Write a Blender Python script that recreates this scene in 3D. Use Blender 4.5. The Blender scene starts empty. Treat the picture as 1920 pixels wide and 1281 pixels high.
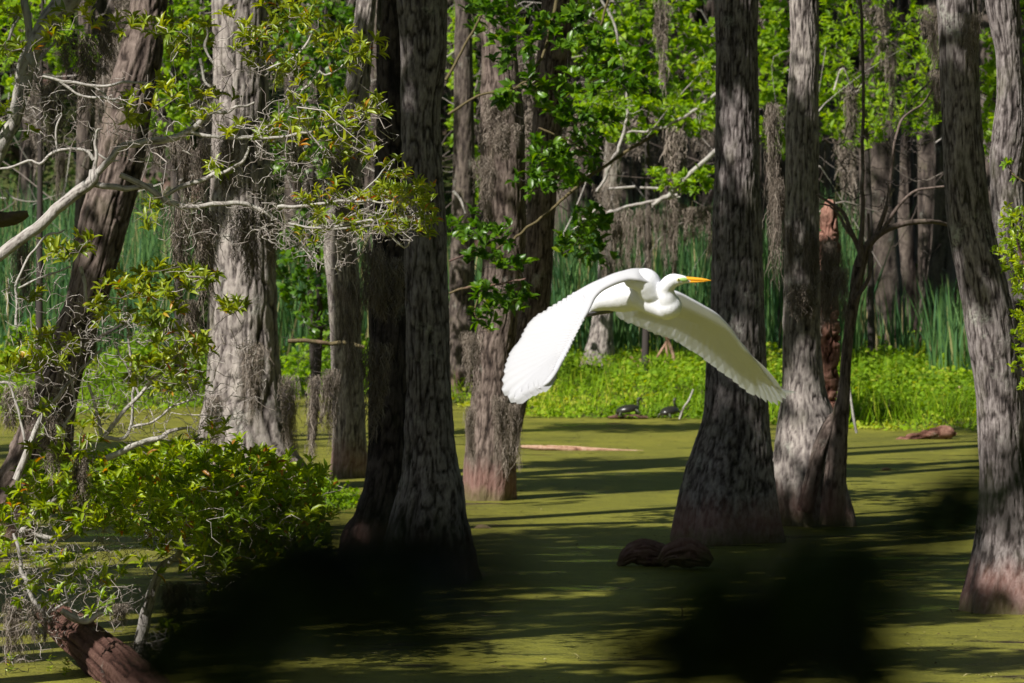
import bpy, bmesh, math, random
import numpy as np
from mathutils import Vector, noise as mnoise

# ------------------------------------------------------------------ camera
FPX, HC, YH = 10000.0, 3.0, 270.0        # focal length in photo pixels, eye height, horizon row
scn = bpy.context.scene
cam = bpy.data.cameras.new("camera")
cam_o = bpy.data.objects.new("camera", cam)
scn.collection.objects.link(cam_o)
cam_o.location = (0, 0, HC)
cam_o.rotation_euler = (math.radians(90), 0, 0)
cam.sensor_width = 36.0
cam.lens = FPX / 1920 * 36.0
cam.shift_y = -(640.5 - YH) / 1920
cam.clip_start = 0.2
cam.clip_end = 2000
cam.dof.use_dof = True
cam.dof.focus_distance = 27.0
cam.dof.aperture_fstop = (cam.lens / 1000) / 0.017
scn.camera = cam_o

# ------------------------------------------------------------------ light
SUN_AZ, SUN_EL = 45.0, 45.0              # azimuth measured from the view's back towards the left
ca, sa = math.cos(math.radians(SUN_AZ)), math.sin(math.radians(SUN_AZ))
ce, se = math.cos(math.radians(SUN_EL)), math.sin(math.radians(SUN_EL))
SUN = np.array([-sa * ce, -ca * ce, se])
sun = bpy.data.lights.new("sun", 'SUN')
sun.energy = 5.0
sun.angle = math.radians(0.53)
sun.color = (1.0, 0.955, 0.89)
sun_o = bpy.data.objects.new("sun", sun)
scn.collection.objects.link(sun_o)
sun_o.rotation_euler = Vector(SUN).to_track_quat('Z', 'Y').to_euler()
world = bpy.data.worlds.new("World")
scn.world = world
world.use_nodes = True
wn = world.node_tree
sky = wn.nodes.new("ShaderNodeTexSky")
sky.sky_type = 'NISHITA'
sky.sun_disc = False
sky.sun_elevation = math.radians(SUN_EL)
sky.sun_rotation = math.atan2(SUN[0], SUN[1])
wn.links.new(sky.outputs[0], wn.nodes["Background"].inputs[0])
wn.nodes["Background"].inputs[1].default_value = 0.05
scn.view_settings.view_transform = 'Standard'
scn.view_settings.look = 'None'
scn.view_settings.exposure = 0.5
scn.view_settings.gamma = 1.0
scn.cycles.max_bounces = 6
scn.cycles.diffuse_bounces = 2
scn.cycles.glossy_bounces = 2
scn.cycles.transmission_bounces = 3

# ------------------------------------------------------------------ helpers
def rng(s): return np.random.default_rng(s)
def W(px, py, D): return np.array([(px - 960) / FPX * D, D, HC + (YH - py) / FPX * D])
def unit(v):
    v = np.asarray(v, float)
    n = np.linalg.norm(v, axis=-1, keepdims=True)
    return v / np.maximum(n, 1e-9)

def _hash(ix, iy, iz, s):
    with np.errstate(over='ignore'):
        h = (ix.astype(np.int64) * 374761393 + iy.astype(np.int64) * 668265263 + iz.astype(np.int64) * 2147483647 + s * 974711) & 0xffffffff
        h = ((h ^ (h >> 13)) * 1274126177) & 0xffffffff
        h = h ^ (h >> 16)
    return (h & 0xffff) / 65535.0 * 2 - 1
def vnoise(p, s=0):
    p = np.asarray(p, float)
    i = np.floor(p); f = p - i; f = f * f * (3 - 2 * f); i = i.astype(np.int64)
    x, y, z = i[..., 0], i[..., 1], i[..., 2]
    fx, fy, fz = f[..., 0], f[..., 1], f[..., 2]
    def L(a, b, t): return a + (b - a) * t
    return L(L(L(_hash(x, y, z, s), _hash(x+1, y, z, s), fx), L(_hash(x, y+1, z, s), _hash(x+1, y+1, z, s), fx), fy),
             L(L(_hash(x, y, z+1, s), _hash(x+1, y, z+1, s), fx), L(_hash(x, y+1, z+1, s), _hash(x+1, y+1, z+1, s), fx), fy), fz)

class MB:
    """collects geometry for ONE mesh"""
    def __init__(s): s.v = []; s.f = []; s.t = []; s.n = 0; s.m = []
    def add(s, v, f, t=0.5, mi=0):
        v = np.asarray(v, float).reshape(-1, 3); f = np.asarray(f, np.int64)
        if len(v) == 0 or len(f) == 0: return
        s.v.append(v); s.f.append(f + s.n); s.n += len(v)
        s.t.append(np.broadcast_to(np.asarray(t, float), (len(v),)))
        s.m.append((len(f), mi))
    def build(s, name, mats, parent=None, smooth=True, loc=None):
        me = bpy.data.meshes.new(name)
        v = np.concatenate(s.v)
        org = np.zeros(3)
        if parent is not None: org = np.array(parent_loc(parent))
        elif loc is not None: org = np.array(loc, float)
        v = v - org
        me.vertices.add(len(v)); me.vertices.foreach_set('co', v.astype(np.float32).ravel())
        starts = []; loops = []; k = 0
        for f in s.f:
            w = f.shape[1]; starts.append(k + np.arange(len(f)) * w); loops.append(f.ravel()); k += f.size
        starts = np.concatenate(starts); loops = np.concatenate(loops)
        me.loops.add(len(loops)); me.loops.foreach_set('vertex_index', loops.astype(np.int32))
        me.polygons.add(len(starts)); me.polygons.foreach_set('loop_start', starts.astype(np.int32))
        mi = np.concatenate([np.full(n, m) for n, m in s.m])
        me.polygons.foreach_set('material_index', mi.astype(np.int32))
        me.polygons.foreach_set('use_smooth', np.full(len(starts), smooth))
        me.update(calc_edges=True)
        a = me.attributes.new('tint', 'FLOAT', 'POINT'); a.data.foreach_set('value', np.concatenate(s.t).astype(np.float32))
        for m in (mats if isinstance(mats, (list, tuple)) else [mats]): me.materials.append(m)
        o = bpy.data.objects.new(name, me); scn.collection.objects.link(o)
        if parent is not None: o.parent = parent
        else: o.location = org
        return o
ROOTS = {}
def parent_loc(p):
    l = np.array(p.location)
    while p.parent: p = p.parent; l = l + np.array(p.location)
    return l
def tag(o, label, cat, group=None, kind=None):
    if label: o['label'] = label
    if cat: o['category'] = cat
    if group: o['group'] = group
    if kind: o['kind'] = kind
    return o
def thing(name, loc, label, cat, group=None):
    o = bpy.data.objects.new(name, None); scn.collection.objects.link(o)
    o.location = loc; o.empty_display_size = .2
    return tag(o, label, cat, group)
def struct(o): o['kind'] = 'structure'; return o
def copy_thing(root, loc, label, rz=0.0, sc=1.0, group=None, name=None):
    r = root.copy(); scn.collection.objects.link(r); r.location = loc; r.rotation_euler = (0, 0, rz); r.scale = (sc, sc, sc)
    r['label'] = label
    if group: r['group'] = group
    for ch in list(root.children):
        c = ch.copy(); scn.collection.objects.link(c); c.parent = r
    return r

def smooth_path(pts, step):
    """catmull-rom through rows of any width, resampled evenly on the first three columns"""
    p = np.asarray(pts, float)
    if len(p) == 2: q = np.linspace(0, 1, 12)[:, None] * (p[1] - p[0]) + p[0]
    else:
        e = np.vstack([2 * p[0] - p[1], p, 2 * p[-1] - p[-2]]); out = []
        for i in range(1, len(e) - 2):
            t = np.linspace(0, 1, 12, endpoint=False)[:, None]
            a, b, c, d = e[i-1], e[i], e[i+1], e[i+2]
            out.append(.5 * (2*b + (c-a)*t + (2*a-5*b+4*c-d)*t**2 + (3*b-a-3*c+d)*t**3))
        q = np.vstack(out + [p[-1:]])
    d = np.r_[0, np.cumsum(np.linalg.norm(np.diff(q[:, :3], axis=0), axis=1))]
    n = max(3, int(d[-1] / step) + 1)
    s = np.linspace(0, d[-1], n)
    return np.stack([np.interp(s, d, q[:, k]) for k in range(q.shape[1])], 1), s

def tube(mb, P, R, sides=5, tint=0.5, cap=True):
    P = np.asarray(P, float); n = len(P); R = np.broadcast_to(np.asarray(R, float), (n,))
    T = unit(np.gradient(P, axis=0))
    ref = np.array([0, 0, 1.0]) if abs(T[:, 2]).mean() < .8 else np.array([0, 1.0, 0])
    A = unit(np.cross(T, ref)); B = np.cross(T, A)
    th = np.arange(sides) / sides * 2 * np.pi
    V = P[:, None] + R[:, None, None] * (np.cos(th)[None, :, None] * A[:, None] + np.sin(th)[None, :, None] * B[:, None])
    i = np.arange(n - 1)[:, None] * sides; j = np.arange(sides)[None]; j2 = (j + 1) % sides
    F = np.stack([i + j, i + j2, i + sides + j2, i + sides + j], -1).reshape(-1, 4)
    mb.add(V.reshape(-1, 3), F, tint)
    if cap:
        for k in (0, n - 1):
            mb.add(np.vstack([V[k], P[k:k+1]]), [[a, (a + 1) % sides, sides] for a in range(sides)], tint)

def barktube(mb, pts, rads, sides=72, step=0.02, amp=0.012, fh=46., fv=8., seed=0, lobes=0.0, lobe_n=5, lobe_h=.9,
             closed_top=False, base_z=0.0, low=0.03, squash=1.0):
    """a trunk or limb whose bark is really furrowed"""
    Q, s = smooth_path(np.c_[np.asarray(pts, float), np.asarray(rads, float)], step)
    P, R = Q[:, :3], Q[:, 3]
    n = len(P); T = unit(np.gradient(P, axis=0))
    ref = np.array([0, 1.0, 0]) if abs(T[:, 2]).mean() > .5 else np.array([0, 0, 1.0])
    A = unit(np.cross(ref, T)); B = np.cross(T, A)
    th = np.arange(sides) / sides * 2 * np.pi
    c, sn = np.cos(th)[None], np.sin(th)[None]
    Rm = R.mean() * .5 + R[:, None] * .5
    def co(f1, f2, o=0.): return np.stack([c * Rm * f1 + o, sn * Rm * f1 + o * 2, np.broadcast_to(s[:, None] * f2, (n, sides))], -1)
    warp = vnoise(co(3, 1.3), seed + 5) * .02
    cw = np.cos(th[None] + warp * 6); sw = np.sin(th[None] + warp * 6)
    base = np.stack([cw * Rm * fh, sw * Rm * fh, np.broadcast_to(s[:, None] * fv, (n, sides))], -1)
    r1 = 1 - np.abs(vnoise(base, seed)) * 2
    r2 = 1 - np.abs(vnoise(base * np.array([2.1, 2.1, 2.6]) + 7.3, seed + 1)) * 2
    plate = vnoise(base * np.array([1.1, 1.1, 1.3]) + 3.1, seed + 9)
    groove = np.clip(r1, 0, 1) ** 3.5 * .8 + np.clip(r2, 0, 1) ** 3 * .35
    disp = -groove * amp * 1.2 + vnoise(co(9, 4), seed + 2) * amp * .35 + plate * amp * .25
    big = vnoise(co(2.2, .8), seed + 3) * low * np.minimum(1, R[:, None] * 4)
    if lobes:
        hgt = np.clip(1 - (P[:, 2] - base_z) / lobe_h, 0, 1)[:, None] ** 1.2
        ph = vnoise(np.stack([s * .8, s * 0, s * 0], -1), seed + 4)[:, None] * .5
        big = big + lobes * hgt * R[:, None] * (np.cos(lobe_n * th[None] + ph + seed) - .25 + .5 * np.cos(3 * th[None] + seed * 2.))
    RR = np.maximum(R[:, None] + (disp + big) * np.minimum(1, R[:, None] / .05), R[:, None] * .4)
    V = P[:, None] + RR[..., None] * (np.cos(th)[None, :, None] * A[:, None] + squash * np.sin(th)[None, :, None] * B[:, None])
    i = np.arange(n - 1)[:, None] * sides; j = np.arange(sides)[None]; j2 = (j + 1) % sides
    F = np.stack([i + j, i + j2, i + sides + j2, i + sides + j], -1).reshape(-1, 4)
    t = np.clip(.66 - groove * .85 + plate * .16, 0, 1)
    mb.add(V.reshape(-1, 3), F, t.ravel())
    for k, on in ((0, True), (n - 1, True)):
        mb.add(np.vstack([V[k], V[k].mean(0)[None]]), [[a, (a + 1) % sides, sides] for a in range(sides)], .3)
    return P, R

def leaves(mb, C, D, U, L, Wd, T, shape='lance'):
    """C base, D direction, U up hint, L length, Wd half width"""
    n = len(C)
    if n == 0: return
    D = unit(D); S = unit(np.cross(D, U)); N = np.cross(S, D)
    if shape == 'lance':
        tx = np.array([0, .3, .3, .3, .68, .68, .68, 1.0])
        ty = np.array([0, 0, .8, -.8, 0, .85, -.85, 0])
        tz = np.array([0, .02, .13, .13, -.03, .09, .09, -.16])
        F = np.array([[0, 1, 2], [0, 3, 1], [4, 7, 5], [4, 6, 7]]); Q = np.array([[1, 4, 5, 2], [1, 3, 6, 4]])
    elif shape == 'round':
        tx = np.array([0, .35, .35, .8, .8, 1.0]); ty = np.array([0, .9, -.9, .8, -.8, 0]); tz = np.array([0, .1, .1, .06, .06, -.12])
        F = np.array([[0, 2, 1], [3, 4, 5]]); Q = np.array([[1, 2, 4, 3]])
    else:   # diamond
        tx = np.array([0, .45, .45, 1.0]); ty = np.array([0, .9, -.9, 0]); tz = np.array([0, .1, .1, 0])
        F = np.array([[0, 2, 1], [1, 2, 3]]); Q = np.zeros((0, 4), int)
    L = np.broadcast_to(L, (n,)); Wd = np.broadcast_to(Wd, (n,)); k = len(tx)
    V = (C[:, None] + D[:, None] * (tx[None] * L[:, None])[..., None] + S[:, None] * (ty[None] * Wd[:, None])[..., None]
         + N[:, None] * (tz[None] * L[:, None])[..., None])
    off = (np.arange(n) * k)[:, None, None]
    tt = np.repeat(np.broadcast_to(T, (n,)), k)
    base = V.reshape(-1, 3)
    # one vertex block shared by triangles and quads
    tri = (F[None] + off).reshape(-1, 3)
    mb.add(base, tri, tt)
    if len(Q):
        q = (Q[None] + off).reshape(-1, 4)
        mb.f.append(q + (mb.n - len(base))); mb.m.append((len(q), 0))

def rosettes(mb, C, axis, r, nl=(6, 10), L=(.055, .085), wr=.17, shape='lance', spread=(.5, 1.25), orange=.04, tb=(.25, .85), back=.03):
    """whorl of leaves at every twig tip"""
    k = r.integers(nl[0], nl[1] + 1, len(C)); idx = np.repeat(np.arange(len(C)), k); n = len(idx)
    ax = unit(axis)[idx]
    h = unit(r.normal(size=(n, 3))); h = unit(h - ax * (h * ax).sum(1, keepdims=True))
    a = r.uniform(spread[0], spread[1], n)[:, None]
    d = ax * np.cos(a) + h * np.sin(a)
    c = C[idx] - ax * r.uniform(0, back, n)[:, None]
    l = r.uniform(L[0], L[1], n)
    cl = r.uniform(tb[0], tb[1], len(C))[idx] * .6 + r.uniform(tb[0], tb[1], n) * .4
    cl = np.where(r.random(n) < orange, r.uniform(.95, 1., n), cl)
    up = unit(ax * .8 + np.array([0, 0, .6]) + r.normal(size=(n, 3)) * .35)
    leaves(mb, c, d, up, l, l * wr, cl, shape)

def colonize(mbw, skel_nodes, targets, r, rtip=.0012, rgrow=.0014, wob=.22, tint=.6, sides=4, rmax=.006):
    """joins every target to the nearest wood already there by a crooked twig; returns the twig tip directions"""
    nodes = [np.asarray(x, float) for x in skel_nodes]
    N = np.array(nodes); out = np.zeros((len(targets), 3))
    cap_ = len(N) + len(targets) * 6 + 8
    buf = np.zeros((cap_, 3)); buf[:len(N)] = N; m = len(N)
    d0 = np.array([np.min(((N - t) ** 2).sum(1)) for t in targets])
    for ti in np.argsort(d0):
        t = targets[ti]
        dd = ((buf[:m] - t) ** 2).sum(1); dd = dd + (buf[:m, 2] > t[2]) * dd * .6
        b = buf[np.argmin(dd)]
        L = np.linalg.norm(t - b); 
        if L < 1e-4: out[ti] = (0, 0, 1); continue
        k = 6 if L > .12 else (5 if L > .06 else 3)
        u = np.linspace(0, 1, k)[:, None]
        P = b + (t - b) * u
        P[1:-1] += r.normal(size=(k - 2, 3)) * L * wob * .22 + r.normal(size=3) * L * wob * .5 * np.sin(u[1:-1] * np.pi)
        P[1:-1, 2] -= L * .08
        R = np.minimum(rmax, rtip + rgrow * L / .25) * (1 - u[:, 0]) + rtip * u[:, 0]
        tube(mbw, P, R, sides, tint + r.uniform(-.25, .25), cap=False)
        buf[m:m + k - 1] = P[1:]; m += k - 1
        out[ti] = unit(P[-1] - P[-2])
    return out

def ellipse_pts(r, cl, D, dj, per):
    """targets in ellipses given in the photo, at depth D with a real spread dj metres"""
    out = []
    for e in cl:
        x, y, rx, ry = e[:4]; n = e[4] if len(e) > 4 else max(2, int(rx * ry * per))
        a = r.uniform(0, 2 * np.pi, n); q = np.sqrt(r.uniform(0, 1, n))
        dd = D + r.normal(0, dj, n)
        px = x + np.cos(a) * q * rx; py = y + np.sin(a) * q * ry
        for i in range(n):
            out.append(W(px[i], py[i], D) + np.array([0, dd[i] - D, 0]))
    return np.array(out)

# ------------------------------------------------------------------ materials
def new_mat(name):
    m = bpy.data.materials.new(name); m.use_nodes = True
    nt = m.node_tree; b = nt.nodes['Principled BSDF']; b.inputs['Roughness'].default_value = .85
    b.inputs['Specular IOR Level'].default_value = .25
    return m, nt, b
def ramp(nt, stops, fac):
    r = nt.nodes.new('ShaderNodeValToRGB'); e = r.color_ramp.elements
    while len(e) < len(stops): e.new(.5)
    for k, (p, c) in enumerate(stops): e[k].position = p; e[k].color = (*c, 1)
    nt.links.new(fac, r.inputs[0]); return r.outputs[0]
def noise(nt, vec, scale, detail=4, rough=.6, mapscale=None):
    if mapscale:
        mp = nt.nodes.new('ShaderNodeMapping'); mp.inputs['Scale'].default_value = mapscale
        nt.links.new(vec, mp.inputs[0]); vec = mp.outputs[0]
    n = nt.nodes.new('ShaderNodeTexNoise'); n.inputs['Scale'].default_value = scale
    n.inputs['Detail'].default_value = detail; n.inputs['Roughness'].default_value = rough
    nt.links.new(vec, n.inputs['Vector']); return n.outputs['Fac']
def mixc(nt, fac, a, b):
    m = nt.nodes.new('ShaderNodeMix'); m.data_type = 'RGBA'
    for s, v in ((m.inputs[0], fac), (m.inputs[6], a), (m.inputs[7], b)):
        if hasattr(v, 'links'): nt.links.new(v, s)
        else: s.default_value = v if not isinstance(v, tuple) else (*v, 1)
    return m.outputs[2]
def math_(nt, op, a, b=None, clamp=False):
    m = nt.nodes.new('ShaderNodeMath'); m.operation = op; m.use_clamp = clamp
    for s, v in ((m.inputs[0], a), (m.inputs[1], b)):
        if v is None: continue
        if hasattr(v, 'links'): nt.links.new(v, s)
        else: s.default_value = v
    return m.outputs[0]
def attr(nt, name='tint'):
    a = nt.nodes.new('ShaderNodeAttribute'); a.attribute_name = name; return a.outputs['Fac']
def bump(nt, bsdf, h, strength=.5, dist=.01):
    b = nt.nodes.new('ShaderNodeBump'); b.inputs['Strength'].default_value = strength; b.inputs['Distance'].default_value = dist
    nt.links.new(h, b.inputs['Height']); nt.links.new(b.outputs[0], bsdf.inputs['Normal'])

def bark_mat(name, dark, mid, light, lichen=.5, lichen_c=(.46, .47, .40), red=.7, red_h=.38, moss_g=.08):
    m, nt, b = new_mat(name)
    tc = nt.nodes.new('ShaderNodeTexCoord').outputs['Object']
    fine = noise(nt, tc, 42, 5, .7, (1, 1, .38))
    med = noise(nt, tc, 6, 4, .6, (1, 1, .35))
    t = math_(nt, 'ADD', math_(nt, 'MULTIPLY', attr(nt), .8), math_(nt, 'MULTIPLY', math_(nt, 'SUBTRACT', fine, .32), 1.0))
    col = ramp(nt, [(.12, dark), (.44, mid), (.92, light)], t)
    # pale crustose lichen in blotches
    l1 = noise(nt, tc, 3.1, 5, .68); l2 = noise(nt, tc, 38, 3, .7)
    lf = math_(nt, 'MULTIPLY', ramp(nt, [(.64 - lichen * .2, (0, 0, 0)), (.80 - lichen * .12, (1, 1, 1))], l1),
               ramp(nt, [(.40, (0, 0, 0)), (.56, (1, 1, 1))], l2))
    col = mixc(nt, math_(nt, 'MULTIPLY', lf, .85), col, lichen_c)
    gm = ramp(nt, [(.56, (0, 0, 0)), (.7, (1, 1, 1))], noise(nt, tc, 4.4, 4, .6, (1, 1, .5)))
    col = mixc(nt, math_(nt, 'MULTIPLY', gm, moss_g * 3), col, (.10, .11, .035))
    # stained water line: red-brown wet bark, then a green scum ring
    sep = nt.nodes.new('ShaderNodeSeparateXYZ'); nt.links.new(tc, sep.inputs[0])
    z = math_(nt, 'ADD', sep.outputs[2], math_(nt, 'MULTIPLY', math_(nt, 'SUBTRACT', med, .5), .35))
    zr = ramp(nt, [(0.0, (1, 1, 1)), (.5, (1, 1, 1)), (1.0, (0, 0, 0))], math_(nt, 'DIVIDE', z, red_h))
    rc = mixc(nt, fine, (.12, .055, .045), (.34, .19, .16))
    col = mixc(nt, math_(nt, 'MULTIPLY', zr, red), col, rc)
    zg = ramp(nt, [(0.0, (1, 1, 1)), (.35, (.7, .7, .7)), (1.0, (0, 0, 0))], math_(nt, 'DIVIDE', z, .12))
    col = mixc(nt, math_(nt, 'MULTIPLY', zg, .6 if red else 0), col, (.10, .11, .03))
    nt.links.new(col, b.inputs['Base Color'])
    bump(nt, b, math_(nt, 'ADD', fine, math_(nt, 'MULTIPLY', lf, .3)), .9, .012)
    return m

def leaf_mat(name, stops, trans=.35, rough=.38, spec=.5):
    m, nt, b = new_mat(name)
    col = ramp(nt, stops, attr(nt))
    geo = nt.nodes.new('ShaderNodeNewGeometry')
    back = mixc(nt, .35, col, (.12, .2, .03))
    c = mixc(nt, geo.outputs['Backfacing'], col, back)
    nt.links.new(c, b.inputs['Base Color']); b.inputs['Roughness'].default_value = rough
    b.inputs['Specular IOR Level'].default_value = spec
    tr = nt.nodes.new('ShaderNodeBsdfTranslucent')
    hs = nt.nodes.new('ShaderNodeHueSaturation'); hs.inputs['Saturation'].default_value = 1.15; hs.inputs['Value'].default_value = 1.7
    hs.inputs['Hue'].default_value = .49
    nt.links.new(col, hs.inputs['Color']); nt.links.new(hs.outputs[0], tr.inputs[0])
    mx = nt.nodes.new('ShaderNodeMixShader'); mx.inputs[0].default_value = trans
    nt.links.new(b.outputs[0], mx.inputs[1]); nt.links.new(tr.outputs[0], mx.inputs[2])
    nt.links.new(mx.outputs[0], nt.nodes['Material Output'].inputs[0])
    return m

M = {}
M['bark'] = bark_mat('grey_bark', (.012, .009, .008), (.095, .078, .075), (.35, .31, .30), .35)
M['bark_pale'] = bark_mat('pale_bark', (.022, .016, .014), (.17, .145, .135), (.48, .43, .39), .4, red=.6)
M['bark_warm'] = bark_mat('brown_bark', (.014, .009, .007), (.085, .062, .052), (.28, .22, .19), .25, red=.7)
M['bark_dark'] = bark_mat('dark_bark', (.008, .006, .005), (.032, .024, .022), (.11, .088, .08), .15)
M['bark_lichen'] = bark_mat('lichen_bark', (.10, .085, .075), (.32, .29, .27), (.5, .48, .44), .75, red=0)
M['bark_far'] = bark_mat('far_bark', (.018, .013, .011), (.06, .046, .04), (.18, .145, .12), .25, red=.5)
M['rot'] = bark_mat('rotten_wood', (.04, .016, .011), (.16, .07, .05), (.36, .20, .15), .05, red=0, moss_g=0)
M['log'] = bark_mat('wet_log', (.018, .008, .006), (.085, .04, .03), (.18, .10, .078), .08, red=0)
M['drift'] = bark_mat('drift_wood', (.12, .06, .04), (.36, .2, .13), (.55, .38, .28), .0, red=0, moss_g=.02)
m, nt, b = new_mat('twig'); M['twig'] = m
nt.links.new(ramp(nt, [(.2, (.09, .07, .06)), (.5, (.26, .22, .195)), (.9, (.52, .48, .44))], attr(nt)), b.inputs['Base Color'])
m, nt, b = new_mat('dark_twig'); M['twig_dark'] = m
nt.links.new(ramp(nt, [(.2, (.02, .016, .014)), (.9, (.09, .075, .07))], attr(nt)), b.inputs['Base Color'])
m, nt, b = new_mat('spanish_moss'); M['moss'] = m
nt.links.new(ramp(nt, [(0, (.07, .055, .042)), (.5, (.19, .155, .125)), (1, (.36, .31, .26))], attr(nt)), b.inputs['Base Color'])
b.inputs['Roughness'].default_value = 1
M['leaf_bay'] = leaf_mat('bay_leaf', [(0, (.05, .11, .005)), (.4, (.22, .34, .010)), (.85, (.48, .56, .018)), (.93, (.32, .34, .02)), (.965, (.55, .25, .02)), (1, (.42, .09, .03))], .4, .36)
M['leaf_olive'] = leaf_mat('olive_leaf', [(0, (.07, .11, .008)), (.4, (.19, .26, .012)), (.85, (.43, .46, .02)), (.93, (.42, .36, .02)), (.965, (.6, .28, .02)), (1, (.5, .13, .03))], .3, .38)
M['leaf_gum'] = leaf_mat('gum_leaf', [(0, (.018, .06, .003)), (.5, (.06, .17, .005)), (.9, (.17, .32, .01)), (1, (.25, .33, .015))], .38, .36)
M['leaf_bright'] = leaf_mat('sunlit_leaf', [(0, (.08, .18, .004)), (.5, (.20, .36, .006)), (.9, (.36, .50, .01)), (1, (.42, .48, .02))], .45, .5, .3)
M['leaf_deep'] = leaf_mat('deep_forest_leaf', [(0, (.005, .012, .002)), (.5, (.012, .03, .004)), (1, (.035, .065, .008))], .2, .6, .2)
M['leaf_fore'] = leaf_mat('shaded_near_leaf', [(0, (.002, .006, .001)), (1, (.005, .012, .002))], .05, .6, .1)  # near-black base colour stands in for the shade on the foreground leaves
M['reed'] = leaf_mat('reed_blade', [(0, (.03, .07, .03)), (.5, (.07, .17, .07)), (.85, (.13, .26, .08)), (.93, (.25, .36, .08)), (1, (.42, .36, .18))], .3, .55, .2)
M['grass'] = leaf_mat('marsh_leaf', [(0, (.09, .17, .005)), (.5, (.19, .34, .01)), (.85, (.32, .46, .02)), (1, (.46, .48, .06))], .35, .6, .08)

# duckweed on the water
m, nt, b = new_mat('duckweed_water'); M['water'] = m
tc = nt.nodes.new('ShaderNodeTexCoord').outputs['Object']
n1 = noise(nt, tc, .8, 7, .7, (.55, 1, 1)); n2 = noise(nt, tc, 6, 6, .78, (.4, 1, 1)); n3 = noise(nt, tc, 60, 4, .8); n4 = noise(nt, tc, 16, 6, .8, (.55, 1, 1))
col = ramp(nt, [(.34, (.06, .068, .008)), (.46, (.17, .17, .014)), (.56, (.24, .235, .02)), (.66, (.31, .275, .03))], n1)
col = mixc(nt, ramp(nt, [(.36, (1, 1, 1)), (.56, (0, 0, 0))], n2), col, (.055, .06, .008))
col = mixc(nt, ramp(nt, [(.40, (.75, .75, .75)), (.52, (0, 0, 0))], n4), col, (.045, .05, .006))
col = mixc(nt, ramp(nt, [(.42, (0, 0, 0)), (.62, (1, 1, 1))], n3), col, (.27, .26, .045))
gap = noise(nt, tc, 1.7, 7, .72, (.35, 1, 1))
gf = ramp(nt, [(.575, (0, 0, 0)), (.61, (1, 1, 1))], gap)
col = mixc(nt, gf, col, (.018, .014, .012))
nt.links.new(col, b.inputs['Base Color'])
rr = mixc(nt, gf, (.5, .5, .5), (.06, .06, .06)); nt.links.new(rr, b.inputs['Roughness'])
b.inputs['Specular IOR Level'].default_value = .35
bump(nt, b, math_(nt, 'ADD', math_(nt, 'MULTIPLY', n3, .3), math_(nt, 'ADD', n4, n2)), .8, .03)
m, nt, b = new_mat('swamp_soil'); M['soil'] = m
tc = nt.nodes.new('ShaderNodeTexCoord').outputs['Object']
nt.links.new(ramp(nt, [(.3, (.03, .025, .012)), (.5, (.07, .08, .02)), (.7, (.09, .13, .02))], noise(nt, tc, 2.2, 6, .7)), b.inputs['Base Color'])
bump(nt, b, noise(nt, tc, 8, 6, .7), .8, .1)
def plain(name, c, rough=.6, spec=.4, nz=None):
    m, nt, b = new_mat(name); b.inputs['Roughness'].default_value = rough; b.inputs['Specular IOR Level'].default_value = spec
    if nz:
        tc = nt.nodes.new('ShaderNodeTexCoord').outputs['Object']
        nt.links.new(mixc(nt, noise(nt, tc, nz[0], 4, .6), c, nz[1]), b.inputs['Base Color'])
    else: b.inputs['Base Color'].default_value = (*c, 1)
    M[name] = m; return m
plain('turtle_shell_mat', (.012, .012, .011), .3, .5, (60, (.03, .028, .022)))
plain('turtle_skin', (.02, .025, .015), .5, .4, (90, (.06, .07, .03)))
plain('bill', (.85, .33, .01), .35, .5, (60, (.9, .45, .03)))
plain('bill_ridge', (.35, .12, .03), .4, .5)
plain('lore', (.30, .46, .14), .5, .4, (200, (.22, .4, .12)))
plain('iris', (.75, .72, .3), .2, .6)
plain('pupil', (.01, .01, .01), .1, .8)
plain('black_leg', (.02, .018, .018), .5, .5)
m, nt, b = new_mat('white_feather'); M['feather'] = m
b.inputs['Base Color'].default_value = (.50, .505, .525, 1); b.inputs['Roughness'].default_value = .9  # base colour lowered for the wing in direct sun
tc = nt.nodes.new('ShaderNodeTexCoord').outputs['Object']
bump(nt, b, noise(nt, tc, 90, 3, .6), .15, .003)
tr = nt.nodes.new('ShaderNodeBsdfTranslucent'); tr.inputs[0].default_value = (.7, .7, .72, 1)
mx = nt.nodes.new('ShaderNodeMixShader'); mx.inputs[0].default_value = .15
nt.links.new(b.outputs[0], mx.inputs[1]); nt.links.new(tr.outputs[0], mx.inputs[2]); nt.links.new(mx.outputs[0], nt.nodes['Material Output'].inputs[0])
m, nt, b = new_mat('brightened_feather'); M['feather_brightened'] = m
b.inputs['Base Color'].default_value = (.82, .83, .9, 1); b.inputs['Roughness'].default_value = .9  # brighter, more translucent copy lifting the shaded far wing through its colour
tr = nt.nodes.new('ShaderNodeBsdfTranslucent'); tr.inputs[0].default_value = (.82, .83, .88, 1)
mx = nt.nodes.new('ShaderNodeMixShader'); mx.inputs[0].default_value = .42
nt.links.new(b.outputs[0], mx.inputs[1]); nt.links.new(tr.outputs[0], mx.inputs[2]); nt.links.new(mx.outputs[0], nt.nodes['Material Output'].inputs[0])
m, nt, b = new_mat('body_plumage'); M['plumage'] = m
b.inputs['Base Color'].default_value = (.72, .73, .77, 1); b.inputs['Roughness'].default_value = .95
tc = nt.nodes.new('ShaderNodeTexCoord').outputs['Object']
bump(nt, b, noise(nt, tc, 70, 4, .7, (1, 1, .4)), .3, .006)

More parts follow.
